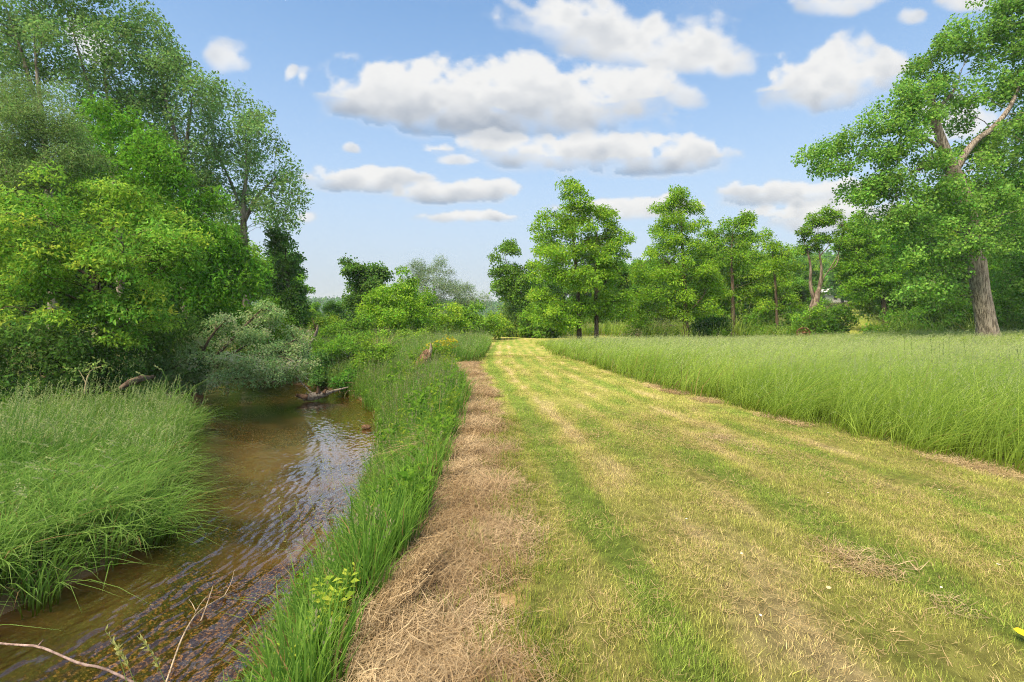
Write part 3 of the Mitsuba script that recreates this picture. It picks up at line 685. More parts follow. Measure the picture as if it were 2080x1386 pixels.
k = grow('gnarled_tree', [base_at(1646, 40, .36), tp(1647, 650, 40, .34), tp(1655, 615, 40, .30), tp(1664, 585, 40, .24), tp(1675, 560, 40, .18)],
     L(40, (1660, 452, 22, 14, 0), (1685, 455, 18, 12, 0), (1640, 480, 16, 10, 0), (1720, 465, 18, 12, 0), (1700, 440, 16, 12, 0), (1626, 502, 12, 9, 0), (1652, 505, 13, 8, .3), (1700, 500, 14, 9, 0), (1730, 492, 13, 11, 0), (1672, 482, 12, 8, .3), (1638, 465, 10, 8, 0), (1675, 432, 12, 10, 0), (1712, 520, 10, 8, .3), (1640, 640, 20, 26, -.2), (1655, 665, 22, 14, -.2), (1625, 660, 16, 16, 0), (1690, 480, 18, 8, 0)),
     rg(), .5, 38, .18, .10, bark_m='bark_gnarled', base=(.06, .145, .018), young=(.12, .21, .02), fill=.5, gaps=.4, cl_k=.42, limb_r=.035, droop=.25,
     limbs=[[tp(1672, 565, 40, .17), tp(1690, 540, 40, .14), tp(1704, 515, 40, .11), tp(1710, 485, 40, .07), tp(1714, 462, 40, .02)], [tp(1655, 612, 40, .16), tp(1645, 580, 40, .13), tp(1648, 545, 40, .09), tp(1640, 510, 40, .06), tp(1632, 488, 40, .02)],
            [tp(1664, 585, 40, .14), tp(1670, 550, 40, .09), tp(1664, 515, 40, .06), tp(1662, 485, 40, .015)], [tp(1685, 550, 40, .12), tp(1700, 540, 40, .10), tp(1704, 520, 40, .05)], [tp(1664, 520, 40, .05), tp(1680, 505, 40, .035), tp(1688, 490, 40, .012)],
            [tp(1640, 512, 40, .05), tp(1652, 500, 40, .03), tp(1655, 485, 40, .012)]])
tag(k, 'gnarled half bare tree with pale forked limbs near the far white building', 'tree')
k = grow('maple_tree', [base_at(1799, 44.5, .21), tp(1795, 610, 44.5, .17), tp(1782, 560, 44.5, .11), tp(1775, 520, 44.5, .05)],
     L(45, (1750, 505, 30, 22, 0), (1800, 500, 34, 26, 0), (1730, 540, 28, 24, 0), (1775, 550, 44, 26, -.4), (1830, 545, 36, 26, 0), (1750, 590, 36, 22, -.3), (1810, 590, 44, 24, 0), (1850, 600, 30, 28, 0), (1730, 475, 22, 20, 0), (1850, 640, 30, 16, .3), (1745, 455, 18, 16, 0)),
     rg(), .62, 56, .19, .13, base=(.06, .155, .016), young=(.13, .24, .02), fill=.72, limbs=[[tp(1783, 560, 44.5, .07), tp(1762, 535, 44.5, .05), tp(1740, 520, 44.5, .02)]])
tag(k, 'leafy tree with a dark leaning trunk just right of the mown gap', 'tree')

# ------------------------------------------------------------------ the great cottonwoods on the right
k = grow('great_cottonwood', [base_at(2010, 29, .47), tp(2000, 640, 29, .45), tp(1989, 570, 29, .42), tp(1981, 510, 29, .41), tp(1962, 420, 29, .43), tp(1936, 350, 29, .36), tp(1905, 270, 29, .34), tp(1895, 200, 29, .26), tp(1893, 130, 29, .1)],
     L(29, (1890, 100, 30, 24, 0), (1955, 75, 34, 26, 0), (1975, 110, 26, 22, .4), (1870, 155, 50, 26, 0), (1840, 190, 32, 24, -.4), (1910, 200, 44, 34, .3), (1800, 225, 30, 18, 0), (1850, 240, 50, 30, -.5), (1760, 260, 36, 18, 0), (1700, 292, 24, 12, 0), (1655, 318, 24, 16, 0), (1685, 340, 22, 14, 0),
           (1820, 290, 56, 30, -.6), (1880, 310, 56, 36, -.8), (1960, 230, 40, 30, .5), (2000, 280, 44, 34, .4), (1770, 330, 40, 30, 0), (1760, 375, 36, 30, .3), (1830, 370, 56, 34, -.7), (1900, 390, 60, 36, -1), (1970, 350, 56, 34, .2), (2040, 330, 40, 36, .4), (1730, 400, 24, 20, .2),
           (1800, 430, 50, 30, 0), (1870, 450, 56, 34, -.9), (1950, 440, 56, 36, -1), (2020, 420, 50, 40, -.4), (1850, 510, 46, 30, -.4), (1910, 530, 50, 34, -.8), (1960, 500, 30, 24, -1.1), (2050, 490, 40, 40, 0), (1880, 580, 44, 28, -.4), (2060, 250, 36, 36, .3), (1935, 590, 24, 30, -.3)),
     rg(), .64, 56, .16, .13, bark_m='bark_furrowed', base=(.066, .16, .030), young=(.13, .23, .045), gaps=.57, gap_size=2.0, cl_k=.50, fill=.74, limb_r=.07, droop=.15, up=.35, flat=.7, trunk_sides=56, rough=.13, tip_r=.009, flare=.22,
     limbs=[[tp(1938, 350, 29, .22), tp(1975, 290, 29, .18), tp(2020, 260, 29, .15), tp(2055, 215, 29, .12), tp(2075, 165, 29, .06)], [tp(1903, 265, 29, .16), tp(1885, 240, 29, .14), tp(1910, 215, 29, .11), tp(1935, 190, 29, .08), tp(1948, 163, 29, .02)],
            [tp(1918, 305, 29, .14), tp(1870, 275, 29, .10), tp(1800, 265, 29, .06), tp(1740, 275, 29, .02)], [tp(1930, 340, 29, .15), tp(1880, 335, 28.7, .1), tp(1820, 370, 28.5, .04)], [tp(1800, 265, 29, .03), tp(1760, 295, 29, .02), tp(1735, 325, 29, .006)]])
tag(k, 'great cottonwood with a thick furrowed leaning trunk at the right of the hay field', 'tree')
k = grow('great_cottonwood_001', [base_at(2230, 30, .6), tp(2220, 500, 30, .5), tp(2190, 300, 30, .36), tp(2150, 100, 30, .2), tp(2120, -60, 30, .06)],
     L(29.5, (2060, 40, 36, 40, 0), (2055, 110, 40, 36, 0), (2040, 160, 30, 24, 0), (2070, 190, 40, 30, 0), (2110, 60, 60, 60, 0), (2030, 75, 20, 20, 0), (2120, 150, 50, 50, 0), (2100, 250, 50, 50, 0), (2110, 360, 60, 50, 0), (2090, 440, 50, 44, .4), (2050, -20, 50, 40, 0), (2140, -60, 80, 60, 0), (2100, 530, 60, 44, .4), (2060, 560, 34, 30, 1)),
     rg(), .68, 54, .17, .14, bark_m='bark_grey', base=(.060, .15, .030), young=(.12, .21, .04), gaps=.5, gap_size=1.8, fill=.74, limb_r=.07, up=.35, flat=.7)
tag(k, 'cottonwood whose branches enter from the upper right corner of the picture', 'tree')


# ------------------------------------------------------------------ woods behind
def proto_tree(name, seed, lobes, base, young, height=10.0, leaf=.30):
    """a middling tree of the wood, built once; its copies are entries of their own"""
    grow(name, [(0, 0, -.3, .17), (.1, 0, 3, .13), (-.1, .1, 6, .08), (0, 0, height - .8, .02)], lobes, np.random.default_rng(seed), .85, 40, leaf, leaf * .6, base=base, young=young,
         droop=.2, limb_r=.05, fill=.62, cvar=.22, flat=.55)
    parts = {k.split('__')[1]: scene.pop(k) for k in [k for k in scene if k.startswith(name + '__')]}
    labels.pop(name + '__twigs', None)
    return parts


def wood_lobes(seed, n=15, wide=2.7, lo=2.2, hi=9.6):
    r = np.random.default_rng(seed)
    out = []
    for i in range(n):
        z = lo + (hi - lo) * (i + .5) / n
        w = wide * math.sin(math.pi * min(1, .22 + .75 * (1 - (z - lo) / (hi - lo))) ) * r.uniform(.45, 1.0)
        a = r.uniform(0, 6.28)
        s = r.uniform(.8, 1.35)
        out.append((w * math.cos(a), w * math.sin(a), z, s * 1.15, s * 1.15, s * .75, 1.0))
    return out


PROTO = [proto_tree('p', 50 + i, wood_lobes(60 + i), b, y) for i, (b, y) in enumerate((((.055, .145, .016), (.12, .23, .02)), ((.045, .125, .018), (.09, .18, .022)), ((.065, .15, .016), (.16, .25, .02)), ((.036, .10, .018), (.07, .15, .02))))]


def wood_tree(i, x, y, h, proto, rot, label, group=None, key='wood_tree'):
    kk = key + (f'_{i:03d}' if i else '')
    s = h / 10.0
    m = T().translate([float(x), float(y), float(gz(x, y)[0] - .1)]).rotate([0, 0, 1], rot).scale([s, s, s])
    for part, d in PROTO[proto].items():
        scene[f'{kk}__{part}'] = {**d, 'to_world': m}
    tag(kk + '__twigs', kind='stuff')
    tag(kk, label, 'tree', group)


rw = np.random.default_rng(5)
WOOD = [(1056, 62, 6.5), (1095, 58, 6.4), (1140, 64, 7.5), (1190, 60, 7.4), (1238, 58, 7.6), (1272, 55, 7.6), (1296, 68, 9), (1330, 58, 7.0), (1362, 64, 8.5), (1412, 60, 8.0), (1440, 56, 7.6), (1460, 66, 10),
        (1530, 56, 8.2), (1562, 60, 8.4), (1600, 64, 8), (1630, 56, 5.8), (1345, 78, 10), (1490, 74, 11)]
for i, ((u, d, h), o) in enumerate(zip(WOOD, ranks([w[0] for w in WOOD]))):
    wood_tree(i, (u - U0) / F * d, d, h, int(rw.integers(4)), float(rw.uniform(0, 360)), f'{o} tree from the left in the wood behind the walnut trees', 'trees of the wood behind the walnuts')
RWOOD = [(1790, 56, 11.5), (1735, 100, 10), (1722, 112, 9), (1650, 105, 10), (1625, 92, 9), (1770, 118, 11), (1850, 52, 12.5), (1905, 48, 12), (1950, 56, 15), (1985, 46, 12), (2030, 50, 15), (2070, 42, 12), (2120, 46, 14), (1880, 64, 15), (2000, 62, 17), (2110, 36, 9), (1760, 84, 10.5), (1830, 70, 13), (2200, 40, 13)]
for i, ((u, d, h), o) in enumerate(zip(RWOOD, ranks([w[0] for w in RWOOD]))):
    wood_tree(i, (u - U0) / F * d, d, h, int(rw.integers(4)), float(rw.uniform(0, 360)), f'{o} tree from the left in the dark wood around the great cottonwood', 'trees of the wood behind the great cottonwood', 'dark_wood_tree')
LWOOD = [(560, 52, 8.5), (480, 46, 9), (420, 40, 9), (330, 38, 10), (240, 36, 11), (140, 34, 11), (40, 33, 12), (-60, 34, 12), (620, 62, 3.4), (640, 80, 4.0), (590, 44, 5.5), (675, 58, 3.6), (700, 75, 4.6)]
for i, ((u, d, h), o) in enumerate(zip(LWOOD, ranks([w[0] for w in LWOOD]))):
    far = 8 <= i and i != 10
    wood_tree(i, (u - U0) / F * d, d, h, int(rw.integers(4)), float(rw.uniform(0, 360)), f'small tree below the far hill, {o} from the left of the background trees' if far else f'tree behind the left bank cottonwoods, {o} from the left',
              'small trees below the far hill' if far else 'trees behind the left bank cottonwoods', 'bank_tree')


def crowns(key, pts, rad, per, leaf, rng, base, young, kind='stuff'):
    """a far wood that reads as one mass: clumped crowns of large leaf sprays"""
    n = len(pts)
    sub = np.repeat(np.arange(n), 7)
    off = unit(rng.normal(size=(len(sub), 3))) * rng.random((len(sub), 1)) ** .4
    off[:, 2] = np.abs(off[:, 2])
    C = pts[sub] + off * rad[sub][:, None] * [1, 1, 1.0]
    v, f, c = foliage(C, rad[sub] * .42, per, leaf, leaf * .7, rng, base=np.asarray(base) * GAIN, young=np.asarray(young) * GAIN, cvar=.28, up=.6, flat=.7)
    put(key, (v, f), 'leaf', False, color=c)
    tag(key, kind=kind)


rh = np.random.default_rng(8)
m = 620
hx = rh.uniform(20, 260, m); hy = rh.uniform(92, 260, m)
lane_ok = ~((np.abs(hx / hy - .655) < .06) & (hy < 128)) & (hx / hy < 1.15) & (hx / hy > .16)
hx, hy = hx[lane_ok], hy[lane_ok]
hz = gz(hx, hy)
hr = rh.uniform(2.6, 4.6, len(hx))
crowns('hillside_woods', np.stack([hx, hy, hz + rh.uniform(4, 7, len(hx))], 1), hr, 22, 1.0, rh, (.045, .11, .02), (.08, .16, .024))
tag('hillside_woods', 'wooded hillside rising behind the gnarled tree', 'woods', kind='stuff')

# far hills across the valley and the woods on them
ux = np.linspace(-900, 700, 120); uy = np.linspace(420, 1100, 60)
HX, HY = np.meshgrid(ux, uy)


def hill_z(x, y):
    r = meshkit.fbm(np.stack([x * .0045 + 3, y * .0045, x * 0], -1), 3, 6)
    return ss(420, 640, y) * (7 + 20 * r) + ss(640, 1000, y) * 12 - 2


put('hills', (np.stack([HX, HY, hill_z(HX, HY)], -1).reshape(-1, 3), grid_faces(*HX.shape)), 'hill_mat', True)
scene['hill_mat'] = P(rgb(.05, .085, .03), .95, .1)
tag('hills', kind='structure')
m = 2300
hx, hy = rh.uniform(-520, 120, m), 440 + 240 * rh.random(m) ** .8
crowns('far_woods', np.stack([hx, hy, hill_z(hx, hy) + 4], 1), rh.uniform(3.5, 6, m), 4, 2.8, rh, (.04, .095, .024), (.065, .13, .03))
tag('far_woods', 'hazy wooded hill far across the valley', 'woods', kind='stuff')
m = 520
hx, hy = rh.uniform(-230, 30, m), rh.uniform(95, 400, m)
okk = hx / hy < .03
hx, hy = hx[okk], hy[okk]
crowns('valley_woods', np.stack([hx, hy, gz(hx, hy) - .2], 1), rh.uniform(1.2, 2.8, len(hx)) * (.6 + hy / 400), 7, 1.3, rh, (.055, .125, .022), (.10, .18, .03))
tag('valley_woods', 'low scrub and trees on the valley floor below the far hill', 'woods', kind='stuff')

# ------------------------------------------------------------------ grasses and weeds


def blades(n, radius, h, w, bend, lean, segs, rng, heads=0.0, dry=0.0, wander=.25, floppy=0.0):
    """a tuft: n tapering blades rooted within radius; lean is the common direction (x, y) that the wind gives"""
    a, r = rng.uniform(0, 2 * np.pi, n), radius * np.sqrt(rng.random(n))
    root = np.stack([r * np.cos(a), r * np.sin(a), np.full(n, -.03)], 1)
    hh = h * np.clip(1 + wander * rng.normal(size=n), .35, 1.5)
    dirv = np.stack([np.cos(a + rng.normal(0, .9, n)), np.sin(a + rng.normal(0, .9, n))], 1) * rng.uniform(.3, 1, (n, 1)) + np.asarray(lean)[None]
    bb = bend * rng.uniform(.35, 1.5, n) * hh
    ww = w * rng.uniform(.6, 1.3, n)
    s = np.linspace(0, 1, segs + 1)
    ph = rng.normal(0, .5, n)
    side = np.stack([-np.sin(a + ph), np.cos(a + ph), ph * 0], 1)
    v = np.zeros((n, 2 * segs + 1, 3)); uv = np.zeros((n, 2 * segs + 1, 2))
    u0 = rng.random(n)
    hd, dr2 = rng.random(n) < heads, rng.random(n) < dry
    hh[hd] *= 1.22; bb[hd] *= .55
    u0 = np.where(dr2, 1.05 + rng.random(n) * .3, u0)
    for i, t in enumerate(s):
        drop = (floppy * rng.uniform(.4, 1.3, n)) * t ** 3
        c = root + np.stack([dirv[:, 0] * bb * t ** 1.9, dirv[:, 1] * bb * t ** 1.9, hh * (t - .32 * np.minimum(bb / hh, 1.2) * t ** 3 - drop)], 1)
        wt = ww * (1.0 if i == 0 else (1 - t) ** .55 * 1.15)
        ui = u0.copy()
        if i == segs:
            v[:, -1] = c; uv[:, -1] = np.stack([ui, np.ones(n)], 1)
        else:
            wt = np.where(hd, ww * (.32 if t < .7 else 1.1), wt)
            v[:, 2 * i], v[:, 2 * i + 1] = c - side * wt[:, None] / 2, c + side * wt[:, None] / 2
            uv[:, 2 * i:2 * i + 2] = np.stack([ui, np.full(n, t)], 1)[:, None]
    k = 2 * segs + 1
    f = []
    for i in range(segs - 1):
        f += [[2 * i, 2 * i + 1, 2 * i + 3], [2 * i, 2 * i + 3, 2 * i + 2]]
    f.append([2 * segs - 2, 2 * segs - 1, 2 * segs])
    f = (np.arange(n)[:, None, None] * k + np.array(f)[None]).reshape(-1, 3)
    if hd.any():      # flowering heads: a spray of pale scales round the top quarter of the stem
        uvh, vh, fh, n0 = [], [], [], n * k
        for j in np.nonzero(hd)[0]:
            a0, a1 = v[j, 2 * segs - 2:2 * segs].mean(0), v[j, 2 * segs]
            m = 9
            q = a0 + (a1 - a0) * np.linspace(.0, 1, m)[:, None] + rng.normal(size=(m, 3)) * w * .5
            lv, lf = leaf_mesh(q, (a1 - a0)[None] * .8 / np.linalg.norm(a1 - a0) + rng.normal(size=(m, 3)) * .35, rng.normal(size=(m, 3)), h * .055, w * 1.3)
            vh.append(lv); fh.append(lf + n0); n0 += len(lv); uvh.append(np.stack([np.full(len(lv), 2 + rng.random()), np.ones(len(lv))], 1))
        return np.vstack([v.reshape(-1, 3)] + vh), np.vstack([f] + fh), np.vstack([uv.reshape(-1, 2)] + uvh)
    return v.reshape(-1, 3), f, uv.reshape(-1, 2)


def strands(n, size, length, w, rng, up=.02, lift=.3):
    """cut straw lying criss-cross in a square of the given size"""
    a = rng.uniform(0, 2 * np.pi, n)
    c = np.stack([rng.uniform(-size / 2, size / 2, n), rng.uniform(-size / 2, size / 2, n), rng.random(n) ** 1.5 * up + .003], 1)
    ln = length * np.clip(1 + .45 * rng.normal(size=n), .25, 2)
    el = rng.normal(0, lift, n)
    d = np.stack([np.cos(a) * np.cos(el), np.sin(a) * np.cos(el), np.abs(np.sin(el))], 1)
    s = np.stack([-np.sin(a), np.cos(a), a * 0 + rng.normal(0, .3, n)], 1) * (w * rng.uniform(.6, 1.5, n))[:, None] / 2
    bow = np.stack([-np.sin(a), np.cos(a), np.abs(rng.normal(size=n)) * .5], 1) * (ln * rng.normal(0, .10, n))[:, None]
    p0, p1, p2 = c - d * ln[:, None] * .15, c + d * ln[:, None] * .35 + bow, c + d * ln[:, None] * .85
    v = np.stack([p0 - s, p0 + s, p1 - s, p1 + s, p2], 1)
    f = (np.arange(n)[:, None, None] * 5 + np.array([[0, 1, 3], [0, 3, 2], [2, 3, 4]])[None]).reshape(-1, 3)
    return v.reshape(-1, 3), f, np.repeat(np.stack([rng.random(n), np.full(n, .6)], 1), 5, 0)


def weed(rng, h=.45, n=46, L=.085, W=.035, stems=4, spread=.12):
    """a leafy forb of several stems"""
    parts, pos, ax = [], [], []
    for s in range(stems):
        a = rng.uniform(0, 6.28); tip = np.array([math.cos(a) * spread * rng.uniform(.3, 1.6), math.sin(a) * spread * rng.uniform(.3, 1.6), h * rng.uniform(.7, 1.1)])
        p = np.stack([tip * t * [1, 1, 1] + [0, 0, -.03] for t in (0, .5, 1)])
        parts.append(tube(p, [.004, .003, .0015], 3, cap=False))
        m = n // stems
        t = rng.uniform(.2, 1, m)
        q = tip * t[:, None]
        b = np.arange(m) * 2.4 + rng.normal(0, .3, m)
        pos.append(q); ax.append(np.stack([np.cos(b), np.sin(b), .25 + .5 * t], 1))
    pos, ax = np.vstack(pos), np.vstack(ax)
    sc = rng.uniform(.6, 1.2, len(pos))
    v, f = leaf_mesh(pos, ax, np.array([0, 0, 1]) + rng.normal(size=(len(pos), 3)) * .35, L * sc, W * sc)
    sv, sf = join(parts)
    uv = np.vstack([np.full((len(sv), 2), .3), np.repeat(np.stack([rng.random(len(pos)), np.full(len(pos), .6)], 1), 4, 0)])
    return np.vstack([sv, v]), np.vstack([sf, f + len(sv)]), uv


GROUPS = {}


def group(name, mesh_uv, mat):
    v, f, uv = mesh_uv
    scene[name] = {'type': 'shapegroup', 'part': mikit.ply((v, f), mat, uv=uv)}
    return name


SC = {}


def scatter(key, groups, x, y, rng, scale=(1, 1), hscale=None, rot=None, z=None, tilt=0.0, label=None, category=None):
    x, y = np.asarray(x), np.asarray(y)
    z = gz(x, y) if z is None else z
    n0 = SC.get(key, 0)
    gx_, gy_ = (np.clip((gz(x + a, y + b) - gz(x - a, y - b)) / .24, -1.2, 1.2) for a, b in ((.12, 0), (0, .12)))     # cut grass lies along the slope
    if key not in ('dry_cut_grass', 'mown_grass', 'clippings'):
        gx_, gy_ = gx_ * .25, gy_ * .25
    sc = rng.uniform(*scale, len(x))
    hs = sc if hscale is None else sc * hscale
    an = rng.uniform(0, 2 * np.pi, len(x)) if rot is None else rng.normal(0, rot, len(x))
    pick = rng.integers(0, len(groups), len(x))
    for i in range(len(x)):
        c, s = math.cos(an[i]) * sc[i], math.sin(an[i]) * sc[i]
        scene[f'{key}__{n0 + i:05d}'] = {'type': 'instance', 'g': {'type': 'ref', 'id': groups[pick[i]]},
                                         'to_world': T([[c, -s, 0, float(x[i])], [s, c, 0, float(y[i])], [float(gx_[i] * c + gy_[i] * s), float(gy_[i] * c - gx_[i] * s), float(hs[i]), float(z[i])], [0, 0, 0, 1]])}
    SC[key] = n0 + len(x)
    tag(key, label, category, kind='stuff')


rgr = np.random.default_rng(77)
EAST = (.75, -.12)


def area(n_per, x0, x1, y0, y1, ok):
    n = int(n_per * (x1 - x0) * (y1 - y0))
    x, y = rgr.uniform(x0, x1, n), rgr.uniform(y0, y1, n)
    k = ok(x, y)
    return x[k], y[k]


# standing hay on the right
edge = lambda x, y: .45 * (meshkit.fbm(np.stack([x * .9, y * .9, x * 0], 1), 3, 4) - .5)
hay_in = lambda x, y: (x > xr(y) + .08 + edge(x, y)) & (x < 1.12 * y + 1.5) & (y < 35.5 - .10 * np.maximum(0, 12 - x) + 2 * edge(x, y)) & (np.hypot(x - 27.9, y - 29) > 1.1)
hay_h = lambda x, y: np.interp(np.hypot(x * .6, y), [0, 8, 13, 20, 26, 34, 45], [1.0, .98, .84, .62, .52, .36, .34]) * (.82 + .36 * meshkit.fbm(np.stack([x * .35, y * .35, x * 0], 1), 3, 12))
near = [group(f'hay_near_{i}', blades(46, .20, .98, .0075, .80, EAST, 4, rgr, .04, .03), 'hay_grass') for i in range(5)]
midg = [group(f'hay_mid_{i}', blades(46, .32, .98, .011, .80, EAST, 3, rgr, .05, .03), 'hay_grass') for i in range(5)]
farg = [group(f'hay_far_{i}', blades(44, .55, .98, .020, .80, EAST, 3, rgr, .05, .04), 'hay_grass') for i in range(4)]
for g_, dens, a_, b_, sc_ in ((near, 26, 2.5, 11, (.8, 1.15)), (midg, 13, 11, 20, (.85, 1.2)), (farg, 6, 20, 37, (.9, 1.25))):
    x, y = area(dens, 1.5, 42, a_, b_, hay_in)
    rag = .55 + .45 * ss(.0, .5, x - xr(y) + .25 * rgr.normal(size=len(x)))
    scatter('hay_grass_field', g_, x, y, rgr, sc_, hay_h(x, y) * rag, rot=.6, label='tall green hay grass bending in the wind', category='grass')

x, y = area(.35, 2, 40, 5, 34, lambda x, y: hay_in(x, y) & (x > xr(y) + .6))
scatter('hay_grass_field', [group(f'hay_mix_{i}', blades(24, .25, 1.06, .007, .45, EAST, 3, rgr, .55, .45), 'hay_grass') for i in range(3)], x, y, rgr, (.85, 1.15), hay_h(x, y), rot=.6, label='tall green hay grass bending in the wind', category='grass')

# reed grass on the left bank
reed_in = lambda x, y: (lambda d, r: (~r) & (d > np.where(y < 11, .0, .02)) & (d < 7) & (x < -2) & (x > -1.08 * y - 1) & (y < 14.0 + .4 * (x + 8)))(*creek(x, y))
reeds = [group(f'reed_near_{i}', blades(32, .17, .84, .0165, .85, (.30, -.15), 5, rgr, .02, .03, floppy=.18), 'reed_grass') for i in range(5)]
reedt = [group(f'reed_head_{i}', blades(40, .19, .86, .012, .55, (.3, 0), 4, rgr, .16, .03, floppy=.1), 'reed_grass') for i in range(3)]
x, y = area(28, -15, -3, 2.2, 14, reed_in)
hn = .56 + .50 * meshkit.fbm(np.stack([x * .5, y * .5, x * 0], 1), 3, 15)
top_ = (y > 8.3) & (rgr.random(len(x)) < .40)
scatter('reed_grass_bank', reeds, x[~top_], y[~top_], rgr, (.8, 1.15), hn[~top_], rot=.7, label='dense reed grass hanging over the water on the left bank', category='grass')
scatter('reed_grass_bank', reedt, x[top_], y[top_], rgr, (.85, 1.15), hn[top_], rot=.6, label='dense reed grass hanging over the water on the left bank', category='grass')

# fresh grass and weeds on the right bank
bankg = [group(f'bank_near_{i}', blades(34, .13, .62, .0125, .42, (-.08, .05), 4, rgr, .02, .04, floppy=.10), 'bank_grass') for i in range(5)]
bankf = [group(f'bank_far_{i}', blades(40, .24, .66, .013, .45, (.15, 0), 3, rgr, .06, .05, floppy=.1), 'bank_grass') for i in range(4)]
weeds = [group(f'weed_{i}', weed(rgr, n=56 + 6 * i), 'weed_leaf') for i in range(5)]


def bank_in(x, y):
    d, r = creek(x, y)
    return r & ~((np.abs(x + 3.15) < .5) & (np.abs(y - 17.8) < .8)) & (d > np.where(y < 7, .14, -.02)) & (x < xb(y) - .13 + .5 * edge(x * 2, y * 2)) & (x > -1.1 * y)


x, y = area(90, -3.2, -.4, .8, 8, bank_in)
d_, _ = creek(x, y)
scatter('bank_grass_strip', bankg, x, y, rgr, (.8, 1.15), 1.05 - .55 * ss(.3, 1.5, d_), rot=.8, label='fresh green grass on the steep right bank', category='grass')
x, y = area(22, -8, -.8, 8, 20, bank_in)
d_, _ = creek(x, y)
scatter('bank_grass_strip', bankf, x, y, rgr, (.75, 1.1), 1.15 - .55 * ss(.8, 2.4, d_), rot=.8, label='fresh green grass on the steep right bank', category='grass')
corner = lambda x, y: (lambda d, r: r & (d > .1) & (x < np.where(y < 31, xl(y) - .1 + edge(x, y), -1.5)) & (y > 19.6 + .35 * np.maximum(0, -x - 3) * 0 + edge(x, y)) & (x > -14))(*creek(x, y))
x, y = area(9, -14, 0, 17.5, 33, corner)
scatter('bank_grass_strip', [group(f'bank_tall_{i}', blades(44, .34, .80, .016, .45, (.25, 0), 3, rgr, .10, .05), 'reed_grass') for i in range(3)], x, y, rgr, (.7, 1.15),
        .70 + .5 * meshkit.fbm(np.stack([x * .3, y * .3, x * 0], 1), 3, 18), rot=.6, label='fresh green grass on the steep right bank', category='grass')
x, y = area(5, -14, -.8, 3.5, 31, lambda x, y: (bank_in(x, y) | ((y > 20) & corner(x, y))) & (meshkit.fbm(np.stack([x * .5, y * .5, x * 0], 1), 3, 30) > .47))
scatter('bank_weeds', weeds, x, y, rgr, (.7, 1.5), label='leafy green weeds among the bank grass', category='weeds')
scene['forb_leaf'] = leaf_mat(grass_fn((.15, .27, .03), (.36, .47, .06), (.16, .26, .03), (.36, .45, .07), .7), 1.0, .45)
forbs = [group(f'forb_{i}', weed(rgr, h=.55, n=80, L=.07, W=.028, stems=6, spread=.16), 'forb_leaf') for i in range(4)]
broad = [group(f'broad_weed_{i}', weed(rgr, h=.5, n=60, L=.12, W=.07, stems=5, spread=.16), 'weed_leaf') for i in range(3)]
dry_ = [group(f'dry_stem_{i}', blades(26, .22, .75, .006, .4, (.2, 0), 3, rgr, .2, .95, .3), 'reed_grass') for i in range(3)]
x, y = area(4, -13, -.9, 7, 30, lambda x, y: (bank_in(x, y) | ((y > 20) & corner(x, y))) & (meshkit.fbm(np.stack([x * .6, y * .6, x * 0], 1), 3, 33) > .50))
scatter('bank_weeds', forbs, x, y, rgr, (.7, 1.5), label='leafy green weeds among the bank grass', category='weeds')
x, y = area(3, -13, -.9, 7, 30, lambda x, y: (bank_in(x, y) | ((y > 20) & corner(x, y))) & (meshkit.fbm(np.stack([x * .6, y * .6, x * 0], 1), 3, 36) > .50))
scatter('bank_weeds', broad, x, y, rgr, (.7, 1.5), label='leafy green weeds among the bank grass', category='weeds')
x, y = area(2.5, -13, -.9, 9, 30, lambda x, y: (bank_in(x, y) | ((y > 20) & corner(x, y))) & (meshkit.fbm(np.stack([x * .6, y * .6, x * 0], 1), 3, 38) > .52))
scatter('bank_weeds', dry_, x, y, rgr, (.7, 1.3), label='leafy green weeds among the bank grass', category='weeds')
x, y = area(16, -2.6, -.6, 2.4, 9, lambda x, y: bank_in(x, y) & (creek(x, y)[0] > .7))
scatter('bank_weeds', weeds + forbs[:2] + broad[:2], x, y, rgr, (.5, .95), label='leafy green weeds among the bank grass', category='weeds')

# shaded undergrowth
x, y = area(3.2, -26, -8.6, 10, 23, lambda x, y: (~creek(x, y)[1]) & (creek(x, y)[0] > .3) & ((y > 13.2 + .4 * (x + 8)) | (creek(x, y)[0] > 6)) & (x > -1.15 * y))
scatter('undergrowth', weeds + reeds[:2], x, y, rgr, (.8, 1.7), label='shaded undergrowth below the trees of the left bank', category='undergrowth')
under = lambda x, y: (x > -3) & (x < 1.1 * y) & (np.abs(x / y - .645) > .055) & (y > 38.5 + 7 * (x < 9) + 2 * edge(x, y) - 5 * (x > 25))
x, y = area(.9, -4, 62, 33, 58, under)
scatter('wood_floor_plants', weeds + farg[:2], x, y, rgr, (1.2, 2.4), label='low green plants along the edge of the wood', category='undergrowth')

# mown path, straw strip, windrows
lawn = [group(f'lawn_{i}', blades(420, .30, .056, .0040, .55, (0, 0), 2, rgr, 0, .10, .4), 'lawn_blade') for i in range(5)]
lawn2 = [group(f'lawn_far_{i}', blades(420, .62, .062, .0078, .55, (0, 0), 2, rgr, 0, .10, .4), 'lawn_blade') for i in range(4)]
thatch = []
for i in range(5):
    v, f, uv = strands(130, .5, .070, .0022, rgr, .030)
    uv[:, 0] = 1.05 + uv[:, 0] * .9
    thatch.append(group(f'lawn_thatch_{i}', (v, f, uv), 'lawn_blade'))
lawn_in = lambda x, y: (x > xl(y) - .15 + .3 * edge(x * 2, y * 2)) & (x < np.where(y < 33, xr(y) + .2, 30)) & (x < 1.1 * y + .6)
x, y = area(20, -.4, 9, 1.2, 9, lawn_in)
scatter('mown_grass', lawn, x, y, rgr, (.85, 1.15), .45 + 1.15 * meshkit.fbm(np.stack([x * 2.6, y * 2.6, x * 0], 1), 3, 60), label='short mown grass of the striped path', category='grass')
x, y = area(4.5, -.4, 9, 1.2, 9, lawn_in)
